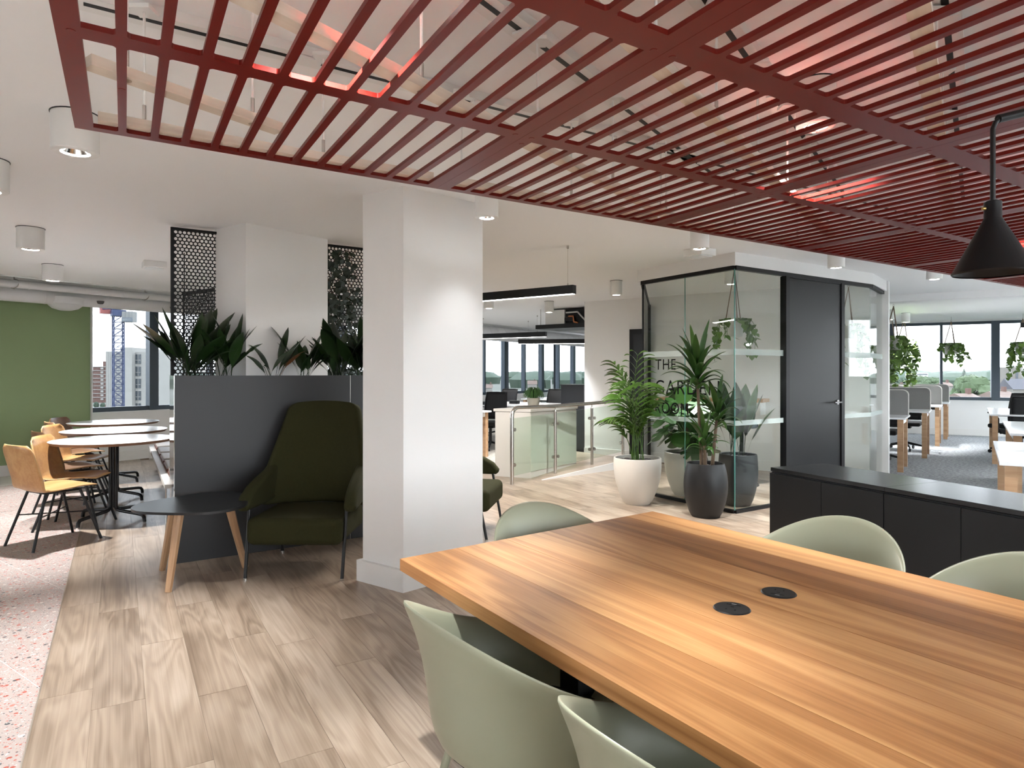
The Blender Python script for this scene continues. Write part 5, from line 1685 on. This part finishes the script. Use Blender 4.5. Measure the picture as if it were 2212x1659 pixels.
# trees, church, houses
TREE = [leafmat('tree_green_a', (.028, .05, .02), (.055, .085, .035), .8), leafmat('tree_green_b', (.022, .04, .026), (.042, .065, .042), .8)]
def blob(seed, n=90, r=1.0, hz=1.0, cone=False):
    rnd = random.Random(seed); mb = MB()
    for k in range(n):
        a = rnd.random()*6.283; u_ = rnd.uniform(-.85, 1); q = math.sqrt(max(0, 1-u_*u_))
        if cone: q = (1-(u_+1)/2)*.9+.05
        c = Vector((q*math.cos(a), q*math.sin(a), u_*hz))*.78
        s_ = rnd.uniform(.20, .34)*(.6 if cone else 1)
        vv, ff = [], []
        for j in range(5):
            th = math.pi*j/4
            for i in range(7):
                ph = 2*math.pi*i/7
                rr = s_*rnd.uniform(.8, 1.2)
                vv.append((c.x+rr*math.sin(th)*math.cos(ph), c.y+rr*math.sin(th)*math.sin(ph), c.z+rr*math.cos(th)))
        for j in range(4):
            for i in range(7): ff.append((j*7+i, (j+1)*7+i, (j+1)*7+(i+1) % 7, j*7+(i+1) % 7))
        mb.add(vv, ff, False)
    return mb
CR = [blob(1).mesh('crown', TREE[0]), blob(2).mesh('crown', TREE[1]), blob(3, 70, 1, 1.3, True).mesh('crown', TREE[1])]
def tree(u, vtop, Y, rpx, kind, label, hz=1.0):
    x = ext_at(u, Y); r = rpx/FPX*Y; zt_ = zat(vtop, Y)
    rz_ = r*hz
    t = thing('outdoor_tree', label, 'tree', (x, Y, GND), random.random()*6, 'trees outside')
    o = link('crown', CR[kind], t, (0, 0, zt_-rz_*1.0-GND)); o.scale = (r, r, rz_)
    MB().tube([(0, 0, 0), (0, 0, max(1, zt_-rz_-GND))], [r*.12, r*.06], 8).build('trunk', CANE, t)
tree(2101, 811, 220, 40, 0, 'big round tree beyond the desk office window', 1.25)
tree(2082, 798, 330, 9, 2, 'dark conical tree behind the big round tree', 2.0)
tree(2069, 822, 260, 9, 1, 'small tree left of the big round tree', 1.2)
tree(2168, 795, 420, 6, 2, 'dark conical tree beside the church tower', 1.8)
tree(1985, 812, 420, 26, 0, 'broad tree below the white building', .9)
tree(2013, 815, 400, 22, 0, 'broad tree left of the thin mullion', .9)
tree(1950, 815, 360, 14, 1, 'dark tree behind the trailing pothos', 1.0)
tree(208, 868, 300, 5, 1, 'small dark tree at the foot of the brick block', 1.3)
tree(222, 870, 300, 5, 1, 'second small dark tree at the foot of the brick block', 1.2)
tree(350, 830, 420, 8, 0, 'pale green tree right of the tower block', 1.0)
tree(2330, 760, 170, 50, 0, 'large tree out beyond the right-hand window edge', 1.2)
far = MB()
rnd = random.Random(6)
for k in range(150):
    u = rnd.uniform(1850, 2600) if k % 3 else rnd.uniform(0, 1300)
    Yf = rnd.uniform(900, 1900)
    x = ext_at(u, Yf); zt_ = zat(rnd.uniform(799, 803), Yf); r = rnd.uniform(14, 34)
    far.lathe([(0, 0), (r*1.6, 0), (r*1.7, (zt_-GND)*.5), (r*1.1, (zt_-GND)*.88), (0, zt_-GND)], 7, (x, Yf, GND), smooth=True)
o = far.build('distant_treeline', TREE[1]); tag(o, 'hazy belt of distant trees on the horizon', 'treeline', kind='stuff')
# church
Y = 260.0
ch = thing('church', 'grey stone church with square tower and slate roof', 'church', (ext_at(2190, Y), Y, GND)); ox = ch.location.x
STONE = mat('church_stone', (.14, .13, .115), .9, vary=.1, vscale=.5); SLATE = mat('slate_roof', (.05, .05, .06), .7)
x0, x1 = ext_at(2183, Y)-ox, ext_at(2210, Y)-ox
zt_ = zat(793, Y)-GND
MB().box(x0, x1, 0, 6, 0, zt_).build('tower', STONE, ch)
for k in range(5):
    xx = x0+(x1-x0)*k/4.6
    MB().box(xx, xx+.45, -.1, .4, zt_, zt_+.7).build('battlement', STONE, ch)
MB().box((x0+x1)/2-.45, (x0+x1)/2+.45, -.1, .05, zt_-4.6, zt_-2.0).build('belfry_opening', DARKWIN, ch)
xa, xb = ext_at(2150, Y)-ox, ext_at(2200, Y)-ox
zr, ze = zat(818, Y)-GND, zat(840, Y)-GND
MB().box(xa, xb, -9, -.5, 0, ze).build('nave', STONE, ch)
MB().add([(xa, -9.3, ze), (xb, -9.3, ze), (xb, -4.5, zr), (xa, -4.5, zr), (xa, -.3, ze), (xb, -.3, ze)], [(0,1,2,3), (3,2,5,4), (0,3,4), (1,5,2)]).build('roof', SLATE, ch)
ROOFT = mat('tile_roof', (.115, .08, .065), .8, vary=.15, vscale=.4); REND = mat('house_render', (.18, .165, .15), .8)
def house(u, v, Y, wpx, label, flat=False, hpx=8):
    x = ext_at(u, Y); w_ = wpx/FPX*Y; zr_ = zat(v, Y)-GND
    t = thing('outdoor_house', label, 'house', (x, Y, GND), 0, 'houses outside')
    hh = hpx/FPX*Y
    if flat:
        MB().box(-w_/2, w_/2, 0, 12, 0, zr_).build('wall', CONC, t)
        MB().box(-w_*.45, w_*.45, -.1, .05, zr_-hh*.75, zr_-hh*.35).build('window_band', DARKWIN, t)
        return t
    MB().box(-w_/2, w_/2, 0, 9, 0, zr_-hh).build('wall', REND, t)
    MB().add([(-w_/2-.3, -.4, zr_-hh), (w_/2+.3, -.4, zr_-hh), (w_/2+.3, 4.5, zr_), (-w_/2-.3, 4.5, zr_), (-w_/2-.3, 9.4, zr_-hh), (w_/2+.3, 9.4, zr_-hh)], [(0,1,2,3), (3,2,5,4), (0,3,4), (1,5,2)]).build('roof', ROOFT, t)
    MB().box(w_*.2, w_*.2+.8, 4, 5, zr_-.6, zr_+1.2).build('chimney', BRICK, t)
    return t
house(1990, 805, 520, 30, 'long white flat-roofed building far beyond the window', True, 7)
house(2055, 826, 300, 16, 'house with tiled roof left of the small tree')
house(2110, 851, 150, 36, 'tiled roof at the foot of the big round tree', hpx=14)
house(2185, 846, 170, 40, 'tiled roof below the church', hpx=13)
house(1950, 832, 300, 40, 'pale roofed house below the trailing pothos', hpx=10)
house(2040, 846, 180, 20, 'pale house behind the grey screens', hpx=10)
house(345, 862, 220, 14, 'pale roof right of the tower block', hpx=6)
house(206, 884, 200, 16, 'pale roof at the foot of the crane', hpx=6)
house(1150, 822, 600, 20, 'red brick house seen through the far office windows', hpx=8)
house(1200, 820, 650, 18, 'pale house seen through the far office windows', True, 8)
house(1055, 830, 420, 16, 'pale house behind the square column edge')
